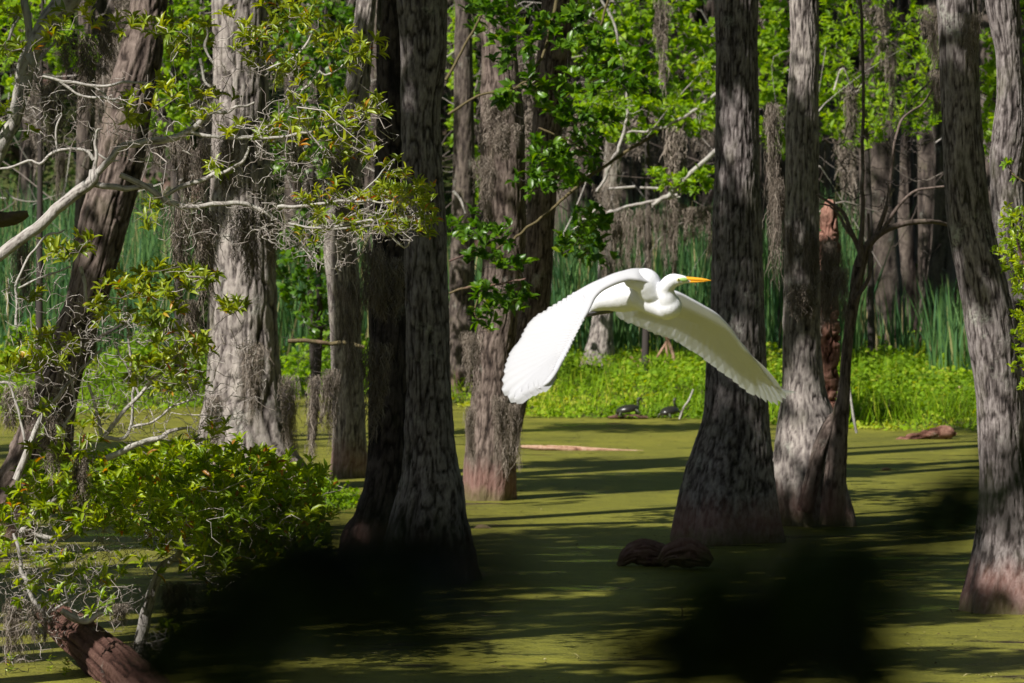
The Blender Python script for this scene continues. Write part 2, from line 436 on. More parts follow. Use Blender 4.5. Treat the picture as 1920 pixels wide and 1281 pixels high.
# ------------------------------------------------------------------ ground, water
def bank_D(x):
    """distance of the waterline for a given x at that distance"""
    xs = [-30, -5.2, -3.6, -2.4, -1.2, -.5, .3, 2.0, 3.2, 5.5, 9, 30]
    ds = [56, 59.0, 61.0, 64.5, 63.0, 60.5, 58.6, 58.3, 56.6, 55.2, 55, 52]
    return np.interp(x, xs, ds)
def ground_z(x, y):
    d = y - bank_D(x)
    z = np.where(d < 0, np.maximum(-.7, d * .35), np.minimum(.16, d * .05))
    z = np.where(y > 95, z + (np.clip(y, 95, 175) - 95) * .21, z)
    z = np.where(y < 5, np.maximum(z, np.minimum(.9, (5 - y) * .25 - .7)), z)
    return z
def build_ground():
    xs = np.r_[-900, -300, -120, -60, np.linspace(-30, 30, 121), 60, 120, 300, 900]
    ys = np.r_[-900, -300, -60, np.linspace(-20, 52, 25), np.linspace(52.5, 70, 71), np.linspace(71, 180, 80), 300, 900]
    X, Y = np.meshgrid(xs, ys); Z = ground_z(X, Y) + vnoise(np.stack([X * .7, Y * .7, X * 0], -1), 3) * .05 * (Y > 60)
    mb = MB(); nx = len(xs); i = np.arange(len(ys) - 1)[:, None] * nx; j = np.arange(nx - 1)[None]
    mb.add(np.stack([X, Y, Z], -1).reshape(-1, 3), np.stack([i + j, i + j + 1, i + nx + j + 1, i + nx + j], -1).reshape(-1, 4))
    struct(mb.build('ground', M['soil']))
    mb = MB(); xs = np.linspace(-40, 40, 3); 
    mb.add([(-60, 2, 0), (60, 2, 0), (60, 70, 0), (-60, 70, 0)], [[0, 1, 2, 3]])
    struct(mb.build('water', M['water']))
build_ground()
#PARTS

# ------------------------------------------------------------------ trees that can be told apart
def leaf_crown(mb, center, rad, r, n=2600, size=(.16, .3), clumps=26):
    c = np.array(center, float); rad = np.array(rad, float)
    u = unit(r.normal(size=(clumps, 3))) * r.uniform(.25, 1, (clumps, 1)) ** .6
    cc = c + u * rad
    k = r.integers(0, clumps, n)
    p = cc[k] + r.normal(size=(n, 3)) * rad.mean() * .17
    leaves(mb, p, unit(r.normal(size=(n, 3)) + [0, 0, -.2]), unit(r.normal(size=(n, 3)) * .6 + [0, 0, 1]), r.uniform(*size, n), r.uniform(.05, .09, n), r.random(n), 'diamond')
    return cc
CROWN_N = 1500
def crown_for(root, top, r, rad=(2.4, 2.4, 1.8), n=None, mat='leaf_gum', bark='bark', up=1.0):
    """limbs and foliage above the picture's top edge"""
    lim = MB(); fo = MB()
    c = np.array(top) + [0, 0, up]
    cc = leaf_crown(fo, c, rad, r, n or CROWN_N)
    for q in cc[:9]:
        mid = (np.array(top) + q) / 2 + r.normal(size=3) * .2
        tube(lim, smooth_path([np.array(top) - [0, 0, .6], mid, q], .4)[0], np.linspace(.07, .015, len(smooth_path([np.array(top) - [0, 0, .6], mid, q], .4)[0])), 6)
    lim.build('limb', M[bark], root); fo.build('crown', M[mat], root, smooth=False)

def px_trunk(outline, D, top=None, top_h=11.5, D_top=None):
    """centre line and radii in metres from a silhouette (row, left, right)"""
    o = sorted(outline, key=lambda a: -a[0])
    pts = []; rad = []
    for k, (y, xl, xr) in enumerate(o):
        d = D if D_top is None else D + (D_top - D) * (o[0][0] - y) / (o[0][0] - o[-1][0])
        pts.append(W((xl + xr) / 2, y, d)); rad.append((xr - xl) / 2 / FPX * d)
    p0 = pts[0].copy(); b = np.array([p0[0], p0[1], -.3]); pts.insert(0, b); rad.insert(0, rad[0] * 1.03)
    last = pts[-1]; dirv = unit(pts[-1] - pts[-3]); dirv = unit(dirv * .6 + np.array([0, 0, 1.0]))
    t1 = last + dirv * (top_h - last[2]) / dirv[2] * .5; t2 = t1 + np.array([0, 0, 1.0]) * (top_h - t1[2])
    for h in (.35, .8, 1.5, 2.6):
        pts.append(last + (unit(last - pts[-2]) if h < 1 else dirv) * h if h > 1 else last + dirv * h); rad.append(rad[-1] * .985)
    pts += [t1 + [0, 0, 1.0], t2]; rad += [rad[-1] * .85, rad[-1] * .5]
    return np.array(pts), np.array(rad)

def tree(name, outline, D, mat, label, cat='tree', seed=0, sides=128, lobes=.10, amp=.012, top_h=11.5, crown=True, extra=(),
         group=None, D_top=None, fh=46., fv=8., crown_rad=(2.3, 2.3, 1.7), step=.022, lobe_h=.9, crown_n=None, low=.03):
    P, R = px_trunk(outline, D, top_h=top_h, D_top=D_top)
    root = thing(name, (float(P[0][0]), float(P[0][1]), 0.0), label, cat, group)
    k = next(i for i in range(len(P)) if P[i][2] > 5.2) if P[-1][2] > 5.2 else len(P) - 1
    mb = MB()
    barktube(mb, P, R, sides, step, amp, fh, fv, seed, lobes, 5 + seed % 3, lobe_h, low=low)
    for e in extra: e(mb)
    mb.build('trunk', M[mat], root)
    if crown: crown_for(root, P[-1], rng(seed + 77), crown_rad, crown_n, bark=mat)
    return root

T_right = tree('tupelo_tree', [(1148, 1800, 1990), (1120, 1803, 1984), (1085, 1812, 1974), (1018, 1823, 1960), (917, 1833, 1940), (860, 1833, 1930), (799, 1829, 1924), (732, 1826, 1918), (631, 1812, 1910),
    (531, 1796, 1889), (430, 1777, 1864), (336, 1768, 1851), (201, 1763, 1840), (67, 1758, 1836), (0, 1755, 1834)], 34.3, 'bark',
    'large grey trunk nearest the right edge with a reddish foot in the duckweed', seed=1, top_h=10.5, lobes=.06, amp=.011, sides=136)
T_right2 = tree('tupelo_tree', [(1100, 1895, 1990), (900, 1888, 1970), (600, 1873, 1950), (430, 1862, 1930), (330, 1856, 1922), (268, 1857, 1926), (180, 1868, 1924), (100, 1866, 1918), (0, 1845, 1912)], 37.4, 'bark',
    'grey kinked trunk right behind the large tree at the right edge', seed=2, top_h=10, lobes=.05, crown_n=900)
T_mid = tree('tupelo_tree', [(1016, 1257, 1474), (1000, 1259, 1472), (950, 1269, 1463), (900, 1281, 1456), (850, 1298, 1450), (780, 1317, 1441), (689, 1323, 1437), (600, 1329, 1436), (430, 1333, 1432),
    (268, 1337, 1427), (100, 1339, 1424), (0, 1339, 1422)], 40.3, 'bark', 'straight dark grey trunk with flared lichened foot, behind the flying egret\'s beak', seed=3, lobes=.13, amp=.013, sides=136)
T_r3 = tree('tupelo_tree', [(986, 1452, 1611), (960, 1452, 1604), (920, 1447, 1594), (860, 1445, 1588), (800, 1452, 1574), (732, 1463, 1550), (631, 1466, 1540), (531, 1468, 1540), (430, 1470, 1537),
    (336, 1472, 1536), (201, 1474, 1536), (100, 1480, 1536), (0, 1480, 1535)], 42.0, 'bark_pale', 'slender pale grey trunk with swollen pinkish foot, right of the straight dark trunk', seed=4, lobes=.11, amp=.011)
T_dr = tree('cypress_tree', [(1096, 712, 900), (1070, 714, 895), (1038, 720, 889), (985, 730, 880), (917, 748, 870), (860, 756, 858), (799, 758, 852), (732, 760, 847), (631, 759, 845), (531, 757, 842),
    (430, 755, 840), (302, 751, 832), (200, 748, 831), (100, 747, 843), (0, 742, 842)], 36.6, 'bark', 'thick furrowed grey trunk with wide foot, right one of the touching dark pair', seed=5, lobes=.12, amp=.014, fh=30, sides=136)
T_dl = tree('cypress_tree', [(1062, 628, 745), (1018, 636, 752), (985, 655, 756), (951, 667, 758), (917, 678, 760), (860, 687, 764), (732, 690, 768), (631, 690, 770), (531, 690, 775), (430, 700, 775), (200, 704, 770), (0, 706, 762)], 37.9,
    'bark_dark', 'dark brown trunk, left one of the touching pair, half hidden by hanging moss', seed=6, lobes=.12, amp=.014, fh=30)
T_920 = tree('tupelo_tree', [(937, 868, 968), (900, 868, 968), (860, 870, 967), (800, 876, 965), (700, 886, 962), (600, 893, 972), (500, 902, 985), (400, 906, 988), (300, 903, 984), (200, 904, 978), (100, 905, 966), (0, 902, 962)], 45.0,
    'bark_warm', 'brown mossy trunk rising straight from the water behind the egret\'s near wing tip', seed=7, lobes=.05)
T_1000 = tree('tupelo_tree', [(905, 935, 966), (820, 938, 975), (700, 950, 1000), (560, 975, 1032), (400, 985, 1042), (200, 1000, 1060), (0, 1015, 1085)], 46.5, 'bark_warm',
    'brown trunk leaning right out from behind the mossy trunk left of the egret', seed=8, lobes=.0)
T_650 = tree('tupelo_tree', [(896, 617, 692), (860, 620, 690), (780, 622, 688), (700, 619, 684), (631, 617, 680), (530, 613, 674), (430, 610, 668), (200, 640, 692), (0, 668, 706)], 48.0, 'bark_pale',
    'thin pale pinkish trunk standing in water just left of the dark pair', seed=9, lobes=.05)
T_450 = tree('cypress_tree', [(905, 345, 585), (860, 358, 562), (800, 370, 546), (732, 384, 534), (631, 388, 524), (531, 390, 519), (430, 391, 513), (302, 392, 506), (150, 395, 503), (0, 397, 502)], 46.0, 'bark_pale',
    'broadest tree trunk, pale and deeply furrowed, behind the shrub on the left', seed=10, lobes=.08, amp=.02, fh=24, fv=5, sides=150, top_h=12)
T_240 = tree('cypress_tree', [(1010, -40, 66), (920, -18, 58), (860, 15, 128), (732, 66, 146), (631, 98, 178), (531, 128, 211), (430, 144, 238), (302, 180, 268), (201, 200, 280), (100, 225, 303), (0, 245, 315)], 40.0, 'bark_warm',
    'dark furrowed trunk leaning right, at the left side behind the lichened branches', seed=11, lobes=.0, amp=.018, fh=24, fv=5, sides=136)
T_1120 = tree('tupelo_tree', [(712, 1080, 1160), (690, 1085, 1158), (650, 1098, 1152), (600, 1110, 1150), (530, 1120, 1152), (400, 1128, 1160), (200, 1135, 1168), (0, 1140, 1176)], 66.3, 'bark_pale',
    'small pale flared trunk on the green bank, framed under the egret between its wings', seed=12, lobes=.05, sides=64, amp=.02, step=.04)
T_865 = tree('tupelo_tree', [(760, 835, 895), (690, 838, 892), (600, 842, 890), (500, 845, 888), (300, 850, 890), (0, 852, 885)], 62.5, 'bark_far',
    'blurred grey trunk seen between the dark pair and the brown mossy trunk', seed=13, lobes=.03, sides=56, step=.04)
T_160 = tree('tupelo_tree', [(720, 132, 186), (600, 134, 182), (400, 138, 178), (280, 143, 176), (150, 146, 178), (0, 148, 178)], 64, 'bark_far', 'smooth bluish grey trunk seen far behind the leaning trunk at left', seed=14, lobes=.02, sides=56, step=.04)

# sapling whose foot is grown into the pale trunk
def px_path(rows, D): return [W(x, y, D + (e[0] if e else 0)) for x, y, w, *e in rows], [w / 2 / FPX * D for x, y, w, *e in rows]
sap = thing('young_tree', tuple(float(a) for a in (W(1585, 980, 41.2)[0], 41.2, 0)), 'thin dark crooked young tree growing from the foot of the pale trunk', 'tree')
mb = MB(); wd = MB()
P, R = px_path([(1560, 985, 50), (1566, 900, 44), (1572, 830, 38), (1576, 780, 34), (1582, 740, 26), (1586, 680, 22), (1592, 620, 21), (1602, 560, 22), (1612, 500, 24), (1625, 460, 18)], 41.45)
barktube(mb, P, R, 48, .02, .007, 34, 5, 21)
P, R = px_path([(1584, 775, 22), (1560, 792, 26), (1542, 830, 27), (1526, 890, 28), (1508, 960, 30)], 41.62)
barktube(mb, P, R, 32, .02, .006, 34, 5, 22)
for k, (rows) in enumerate([
    [(1625, 462, 16), (1650, 438, 13), (1690, 420, 11), (1740, 415, 9), (1778, 421, 7, .3)],
    [(1613, 500, 14), (1616, 420, 9), (1618, 300, 7), (1619, 180, 6), (1616, 60, 6), (1612, -40, 5)],
    [(1640, 448, 10), (1660, 390, 8), (1672, 320, 6), (1688, 230, 5), (1730, 195, 4, .2), (1752, 160, 3)],
    [(1650, 440, 9), (1690, 380, 6), (1725, 355, 5), (1778, 350, 4)],
    [(1614, 480, 10), (1596, 440, 9), (1578, 400, 7), (1545, 375, 5), (1530, 365, 4)],
    [(1598, 440, 7), (1560, 392, 4), (1535, 384, 3)],
    [(1605, 560, 9), (1630, 520, 7), (1632, 470, 6), (1628, 400, 5)]]):
    P, R = px_path(rows, 41.3); q, _ = smooth_path(np.c_[P, R], .04); q[:, :3] += vnoise(q[:, :3] * 9, k) [:, None] * .012
    tube(mb, q[:, :3], q[:, 3], 8)
r = rng(31)
nd = [p for k_ in [((1616, 420), (1619, 180)), ((1660, 390), (1688, 230)), ((1650, 438), (1740, 415))] for p in [W(k_[0][0] + (k_[1][0] - k_[0][0]) * u, k_[0][1] + (k_[1][1] - k_[0][1]) * u, 41.3) for u in np.linspace(0, 1, 10)]]
tg = ellipse_pts(r, [(1640, 250, 80, 150, 46), (1700, 330, 60, 90, 34), (1590, 330, 60, 90, 24), (1720, 230, 50, 70, 20)], 41.3, .35, .001)
mb.build('trunk', M['bark_warm'], sap)
colonize(wd, nd, tg, r, .0018, .002, .3); wd.build('twigs', M['twig_dark'], sap)

# broken rotten trunk between them
rt = thing('broken_tree', tuple(float(a) for a in (W(1556, 900, 43)[0], 43.0, 0)), 'broken rotten trunk with orange-brown torn top, behind the pale slender tree', 'dead tree')
mb = MB()
P, R = px_path([(1562, 930, 30), (1558, 760, 30), (1556, 720, 40), (1553, 660, 44), (1550, 560, 50), (1553, 460, 46), (1555, 410, 40), (1557, 385, 30), (1558, 374, 16)], 43)
barktube(mb, P, R, 90, .012, .04, 15, 11, 23, low=.09)
mb.build('trunk', M['rot'], rt)

# ------------------------------------------------------------------ background swamp forest
def far_tree(seed, r0, h=12.0, mat='bark_far', multi=1):
    r = rng(seed); mb = MB()
    for k in range(multi):
        ox = (k - (multi - 1) / 2) * r0 * 1.7; ln = r.uniform(-.05, .05) + ox * .12
        zs = np.array([-.4, .0, .4, .9, 1.8, 3.5, 6.5, 10]); rs = np.array([1.75, 1.6, 1.25, 1.05, .95, .88, .75, .4]) * r0 * (.8 if multi > 1 else 1)
        P = np.c_[ox + ln * zs + vnoise(np.c_[zs * .4, zs * 0, zs * 0], seed + k) * .12, vnoise(np.c_[zs * .4, zs * 0, zs * 0], seed + k + 50) * .15 + (k % 2) * .1, zs]
        barktube(mb, P, rs, 32, .07, .022, 12, 2, seed + k, .1, 5, .8)
    return mb
BG = [(76, .24, 1), (80, .19, 1), (74, .16, 1), (82, .22, 3), (78, .13, 1)]
protos = []
for k, (D, r0, mu) in enumerate(BG):
    root = thing('swamp_tree', (0, 0, 0), 'blurred grey-brown trunk in the shaded forest far behind the reeds', 'tree', 'trunks in the far forest')
    mb = far_tree(200 + k, r0, multi=mu); mb.build('trunk', M['bark_far'], root)
    fo = MB(); r = rng(300 + k); leaf_crown(fo, (0, 0, 8.6), (2.3, 2.3, 2.2), r, 900, (.22, .42)); fo.build('crown', M['leaf_gum'], root, smooth=False)
    protos.append(root)
r = rng(5)
spots = []
# clearly visible background trunks: photo column, distance, prototype
VIS = [(1655, 71, 0, 'blurred flared trunk, left one of the cluster on the bank between the two right trees'), (1700, 73, 3, 'clump of three pale mossy trunks on the bank between the two right trees'),
       (1745, 72, 1, 'blurred brownish trunk at the right end of the cluster by the large right tree'), (590, 75, 1, 'blurred sunlit trunk between the broadest trunk and the dark pair, upper part'),
       (1190, 78, 1, 'mossy grey trunk behind the bare branches above the egret\'s head'), (1262, 82, 0, 'dark grey trunk in deep shade left of the straight dark trunk'),
       (1560, 80, 1, 'thin blurred trunk behind the broken rotten trunk')]
used = set()
for px, D, k, lab in VIS:
    loc = (float((px - 960) / FPX * D), float(D), float(ground_z((px - 960) / FPX * D, D)))
    if k not in used:
        protos[k].location = loc; protos[k]['label'] = lab; used.add(k); protos[k]['group'] = 'trunks on the far bank'
    else: copy_thing(protos[k], loc, lab, r.uniform(0, 6), r.uniform(.9, 1.1), 'trunks on the far bank')
    spots.append((px / 1920 * 14, D))
lab = 'blurred grey-brown trunk in the shaded forest far behind the reeds'
n = 0
while n < 84:
    D = r.uniform(76, 118); x = r.uniform(-1.15, 1.15) * .096 * D
    if any(abs(x - a) < .45 and abs(D - b) < 2.5 for a, b in spots): continue
    spots.append((x, D)); k = int(r.integers(0, 5))
    if x / D * FPX + 960 < 330 and D < 95: continue
    loc = (float(x), float(D), float(ground_z(x, D)) - .05)
    if k not in used: protos[k].location = loc; used.add(k)
    else: copy_thing(protos[k], loc, lab, r.uniform(0, 6), r.uniform(.8, 1.25), 'trunks in the far forest')
    n += 1

# closed wall of far foliage (reads as one mass)
r = rng(8); mb = MB(); n = 15000
x = r.uniform(-17, 17, n); y = r.uniform(100, 132, n); z = ground_z(x, y) + r.uniform(0, 1, n) ** 1.0 * 10
leaves(mb, np.c_[x, y, z], r.normal(size=(n, 3)), r.normal(size=(n, 3)), r.uniform(.25, .5, n), r.uniform(.08, .15, n), r.random(n) * .9, 'diamond')
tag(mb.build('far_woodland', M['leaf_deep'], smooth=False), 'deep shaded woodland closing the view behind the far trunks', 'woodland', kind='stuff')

# sunlit understory trees between
def understory(name, cl, D, dj, label, mat='leaf_bright', per=.012, seed=0, L=(.07, .12), shape='round', trunk=None, group=None, wr=.28, tb=(.2, .9), nl=(5, 9), woody='twig_dark', hang=0):
    r = rng(seed); tg = ellipse_pts(r, cl, D, dj, per)
    cx = float(np.mean(tg[:, 0])) if trunk is None else float(W(trunk, 0, D)[0])
    gz = float(ground_z(cx, D)) if D > 55 else 0.
    root = thing(name, (cx, D, gz), label, 'tree' if 'tree' in name else 'shrub', group)
    wd = MB(); fo = MB()
    zt = tg[:, 2].max()
    q, _ = smooth_path(np.array([[cx, D, gz - .2, .05], [cx + r.normal() * .1, D + .1, gz + (zt - gz) * .5, .035], [cx + r.normal() * .2, D, zt, .012]]), .1)
    tube(wd, q[:, :3], q[:, 3], 7)
    keep = q[:, 2] > tg[:, 2].min() - .6
    ax = colonize(wd, list(q[keep, :3]), tg, r, .002, .003, .25, sides=3, rmax=.02)
    ax = unit(ax + [0, 0, .35] + r.normal(size=ax.shape) * .3)
    rosettes(fo, tg, ax, r, nl=nl, L=L, wr=wr, shape=shape, orange=.0, tb=tb, back=.10)
    wd.build('branches', M[woody], root); fo.build('foliage', M[mat], root)
    return root
understory('understory_tree', [(1640, 120, 110, 120), (1600, 245, 60, 34), (1720, 170, 45, 90), (1570, 60, 40, 80), (1655, 215, 70, 30), (1560, 190, 24, 60)], 66, 1.5, 'bright green leafy young tree behind the thin dark sapling, right of centre', seed=41, per=.021, L=(.06, .13), shape='lance', wr=.22)
understory('understory_tree', [(1450, 150, 32, 150), (1455, 40, 25, 60)], 67, .6, 'narrow strip of yellow-green foliage between the straight dark trunk and the pale trunk', seed=42, per=.03)
understory('understory_tree', [(1240, 90, 110, 110), (1130, 60, 70, 80), (1290, 200, 60, 50), (1180, 200, 80, 60)], 64, .8, 'bright green understory tree filling the top left of the straight dark trunk', seed=43, per=.026)
understory('understory_tree', [(868, 180, 26, 200), (880, 330, 22, 60), (850, 40, 10, 60)], 66, .6, 'yellow-green foliage in the gap right of the dark pair', seed=44, per=.03)
understory('understory_tree', [(1885, 140, 40, 130), (1900, 60, 30, 80), (1850, 250, 20, 50)], 62, .6, 'sunlit leafy tree behind the large right-hand trunks', seed=45, per=.028)
understory('understory_tree', [(340, 70, 60, 110), (320, 200, 50, 60)], 62, .6, 'bright green foliage between the leaning trunk and the broadest trunk', seed=46, per=.022)
understory('understory_tree', [(600, 90, 80, 100), (560, 250, 50, 80), (640, 250, 50, 100)], 60, .7, 'shaded green tree behind the fine twigs left of the dark pair', mat='leaf_gum', seed=47, per=.022)
understory('understory_tree', [(570, 500, 60, 80), (600, 430, 50, 50), (590, 590, 30, 40)], 54, .5, 'dark leafed bush hanging between the broadest trunk and the thin pale trunk', mat='leaf_gum', seed=48, per=.018)
understory('understory_tree', [(60, 20, 70, 60), (20, 120, 30, 60), (130, 90, 60, 40)], 58, .6, 'green foliage at the top left corner behind the lichened limb', seed=49, per=.02)
understory('marsh_bush', [(585, 690, 52, 50), (560, 730, 40, 40), (610, 640, 20, 20)], 63.5, .5, 'brilliant yellow-green bush on the bank left of the thin pale trunk', seed=50, per=.06, L=(.05, .1))
understory('marsh_bush', [(250, 700, 60, 70), (60, 660, 50, 60), (150, 720, 60, 50), (300, 640, 40, 40)], 62.5, .6, 'low sunlit green bush on the bank behind the left shrub', seed=51, per=.04, L=(.05, .1))
understory('marsh_bush', [(640, 935, 34, 26), (610, 915, 22, 18), (655, 955, 20, 22), (600, 955, 20, 24)], 44.2, .25, 'small fresh green bush in the water left of the dark pair', seed=52, per=.10, L=(.03, .055), trunk=630)
understory('marsh_bush', [(270, 880, 60, 26), (210, 870, 30, 18), (300, 900, 60, 20)], 44, .3, 'bright green water-side bush showing above the left bay bush', seed=53, per=.06, L=(.05, .09), trunk=260)

# shaded tree-gum boughs hanging before the brown mossy trunk
def bough(name, skel, cl, D, dj, label, mat, seed, per, L, wr, woody='twig_dark', shape='lance', nl=(6, 10), wsc=1., orange=.02, tb=(.15, .9), bare=None, spread=(.5, 1.25), cat='branch', group=None, wmat=None, rmaxt=.006, extra_nodes=()):
    r = rng(seed)
    base = W(skel[0][0][0], skel[0][0][1], D)
    root = thing(name, tuple(float(v) for v in base), label, cat, group)
    wd = MB(); fo = MB(); li = MB(); nodes = []
    for rows in skel:
        P = np.array([W(a[0], a[1], D + (a[3] if len(a) > 3 else 0)) for a in rows]); R = np.array([a[2] / 2 / FPX * D * wsc for a in rows])
        q, _ = smooth_path(np.c_[P, R], .025)
        jit = np.stack([vnoise(q[:, :3] * 14, seed + 1), vnoise(q[:, :3] * 14, seed + 2), vnoise(q[:, :3] * 14, seed + 3)], 1)
        q[:, :3] += jit * (.02 if len(rows) > 2 else .006) * np.linspace(.1, 1, len(q))[:, None]
        if q[:, 3].max() > .012: barktube(li, q[:, :3], q[:, 3], 28, .012, .003, 60, 9, seed, low=.006)
        else: tube(li, q[:, :3], q[:, 3] * (1 + .25 * vnoise(q[:, :3] * 40, seed)), 7, .6)
        nodes += list(q[::2, :3])
    nodes += list(extra_nodes)
    tg = ellipse_pts(r, cl, D, dj, per)
    if bare:
        tb_ = ellipse_pts(r, [(*e[:4], int(e[4] * 2.5)) for e in bare], D, dj, .004); colonize(wd, nodes, tb_, r, .0011, .0022, .42, tint=.65, rmax=rmaxt)
    if len(tg):
        ax = colonize(wd, nodes, tg, r, .0012, .0018, .28, tint=.6, rmax=rmaxt)
        ax = unit(ax * .8 + [0, 0, .55] + r.normal(size=ax.shape) * .25)
        rosettes(fo, tg, ax, r, nl=nl, L=L, wr=wr, shape=shape, orange=orange, tb=tb, spread=spread)
    li.build('limb', M[wmat or ('bark_lichen' if woody == 'twig' else 'bark_dark')], root)
    if wd.n: wd.build('twigs', M[woody], root)
    if fo.n: fo.build('foliage', M[mat], root)
    return root
bough('leafy_bough', [[(1050, -30, 8), (1030, 60, 6), (1000, 140, 5), (960, 170, 3)], [(840, 215, 5), (900, 178, 5), (970, 165, 5), (1060, 140, 4), (1150, 110, 3)], [(1150, -30, 6), (1120, 60, 4), (1080, 140, 3)], [(836, 150, 6), (870, 90, 5), (900, 30, 4), (935, -30, 4)]],
      [(985, 60, 60, 40), (955, 95, 40, 35), (1040, 150, 60, 30), (1110, 150, 70, 30), (1160, 120, 60, 30), (990, 180, 60, 25), (930, 20, 50, 30), (1080, 60, 60, 40), (900, 30, 30, 30), (1200, 170, 40, 20)], 43, .5,
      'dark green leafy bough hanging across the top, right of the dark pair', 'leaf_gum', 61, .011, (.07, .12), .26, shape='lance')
bough('leafy_bough', [[(1230, 250, 6), (1150, 300, 6), (1080, 350, 6), (1000, 420, 5), (930, 470, 4)], [(1010, 240, 4), (1060, 260, 4), (1110, 290, 3)]],
      [(1080, 300, 60, 40), (1040, 330, 50, 30), (990, 340, 40, 25), (1100, 230, 60, 25), (1060, 215, 50, 20), (1020, 290, 40, 30), (1110, 410, 40, 25), (1090, 440, 40, 25), (1120, 480, 35, 18), (1070, 470, 30, 20)], 43.8, .5,
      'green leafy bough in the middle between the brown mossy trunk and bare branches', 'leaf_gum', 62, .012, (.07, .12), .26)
bough('leafy_bough', [[(842, 550, 5), (880, 538, 5), (930, 535, 4), (985, 520, 3)], [(842, 490, 4), (890, 470, 4), (950, 440, 3)], [(900, 538, 4), (890, 590, 3), (915, 620, 2)]],
      [(960, 560, 40, 26), (985, 555, 22, 20), (925, 545, 40, 25), (895, 590, 30, 20), (920, 610, 18, 16), (880, 430, 38, 25), (930, 440, 40, 25), (870, 410, 30, 20), (905, 480, 40, 20), (965, 500, 30, 20)], 41.5, .35,
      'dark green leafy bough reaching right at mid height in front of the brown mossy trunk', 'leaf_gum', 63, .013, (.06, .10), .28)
bough('bare_branch', [[(1345, 280, 9), (1300, 320, 9), (1262, 358, 9), (1222, 385, 9)], [(1270, 366, 6), (1230, 376, 6), (1160, 392, 6), (1130, 405, 8), (1092, 418, 9)], [(1200, 352, 5), (1235, 354, 5)], [(1142, 354, 5), (1190, 350, 5)], [(1245, 373, 4), (1275, 370, 3)]],
      [(1250, 340, 26, 16, 12), (1300, 345, 32, 20, 22), (1320, 330, 20, 20, 8), (1230, 330, 20, 10, 8)], 58.5, .2,
      'pale bare branches with sparse leaves reaching left from the straight dark trunk', 'leaf_bright', 64, .02, (.07, .12), .2, woody='twig', rmaxt=.008)
bough('bare_branch', [[(1350, 170, 6), (1290, 215, 6), (1240, 240, 5), (1178, 250, 4)], [(1115, -20, 4), (1150, 40, 5), (1160, 90, 5), (1175, 160, 5), (1172, 240, 6), (1150, 300, 6), (1120, 360, 5)], [(1090, 222, 5), (1140, 220, 5), (1175, 240, 4)]],
      [(1250, 195, 50, 20), (1310, 220, 40, 25), (1320, 150, 25, 30), (1120, 195, 50, 25), (1170, 200, 30, 20), (1150, 100, 20, 20)], 57, .3,
      'pale forked branch with bright leaves above and left of the straight dark trunk', 'leaf_bright', 65, .018, (.07, .12), .22, woody='twig', rmaxt=.008)
bough('bare_branch', [[(850, 358, 6), (865, 378, 5), (872, 403, 4)]], [], 50, .1, 'short pale broken branch right of the dark pair', 'leaf_bright', 66, .01, (.05, .06), .2, woody='twig')
bough('bare_branch', [[(540, 640, 8), (590, 640, 8), (640, 645, 8), (680, 650, 7)]], [], 42, .1, 'dark horizontal dead branch left of the dark pair', 'leaf_gum', 67, .01, (.05, .06), .2, bare=[(580, 650, 60, 50, 26), (570, 760, 60, 60, 30), (600, 690, 40, 40, 12)])
bough('leafy_bough', [[(1950, 560, 9), (1925, 500, 7), (1905, 440, 5), (1900, 400, 3)]], [(1908, 420, 24, 40), (1905, 470, 30, 35), (1915, 520, 20, 40), (1925, 600, 16, 60), (1915, 690, 10, 40)], 32, .3,
      'dense fresh green foliage touching the right edge beside the large trunk', 'leaf_bay', 68, .035, (.03, .055), .22, woody='twig_dark', orange=0)
bough('leafy_sprig', [[(1935, 350, 4), (1905, 330, 3), (1895, 316, 2), (1890, 305, 2)]], [(1892, 310, 10, 14, 4), (1896, 335, 8, 8, 1)], 33, .05, 'small bright green leaf sprig near the right edge, before the kinked trunk', 'leaf_bright', 69, .01, (.03, .05), .2)

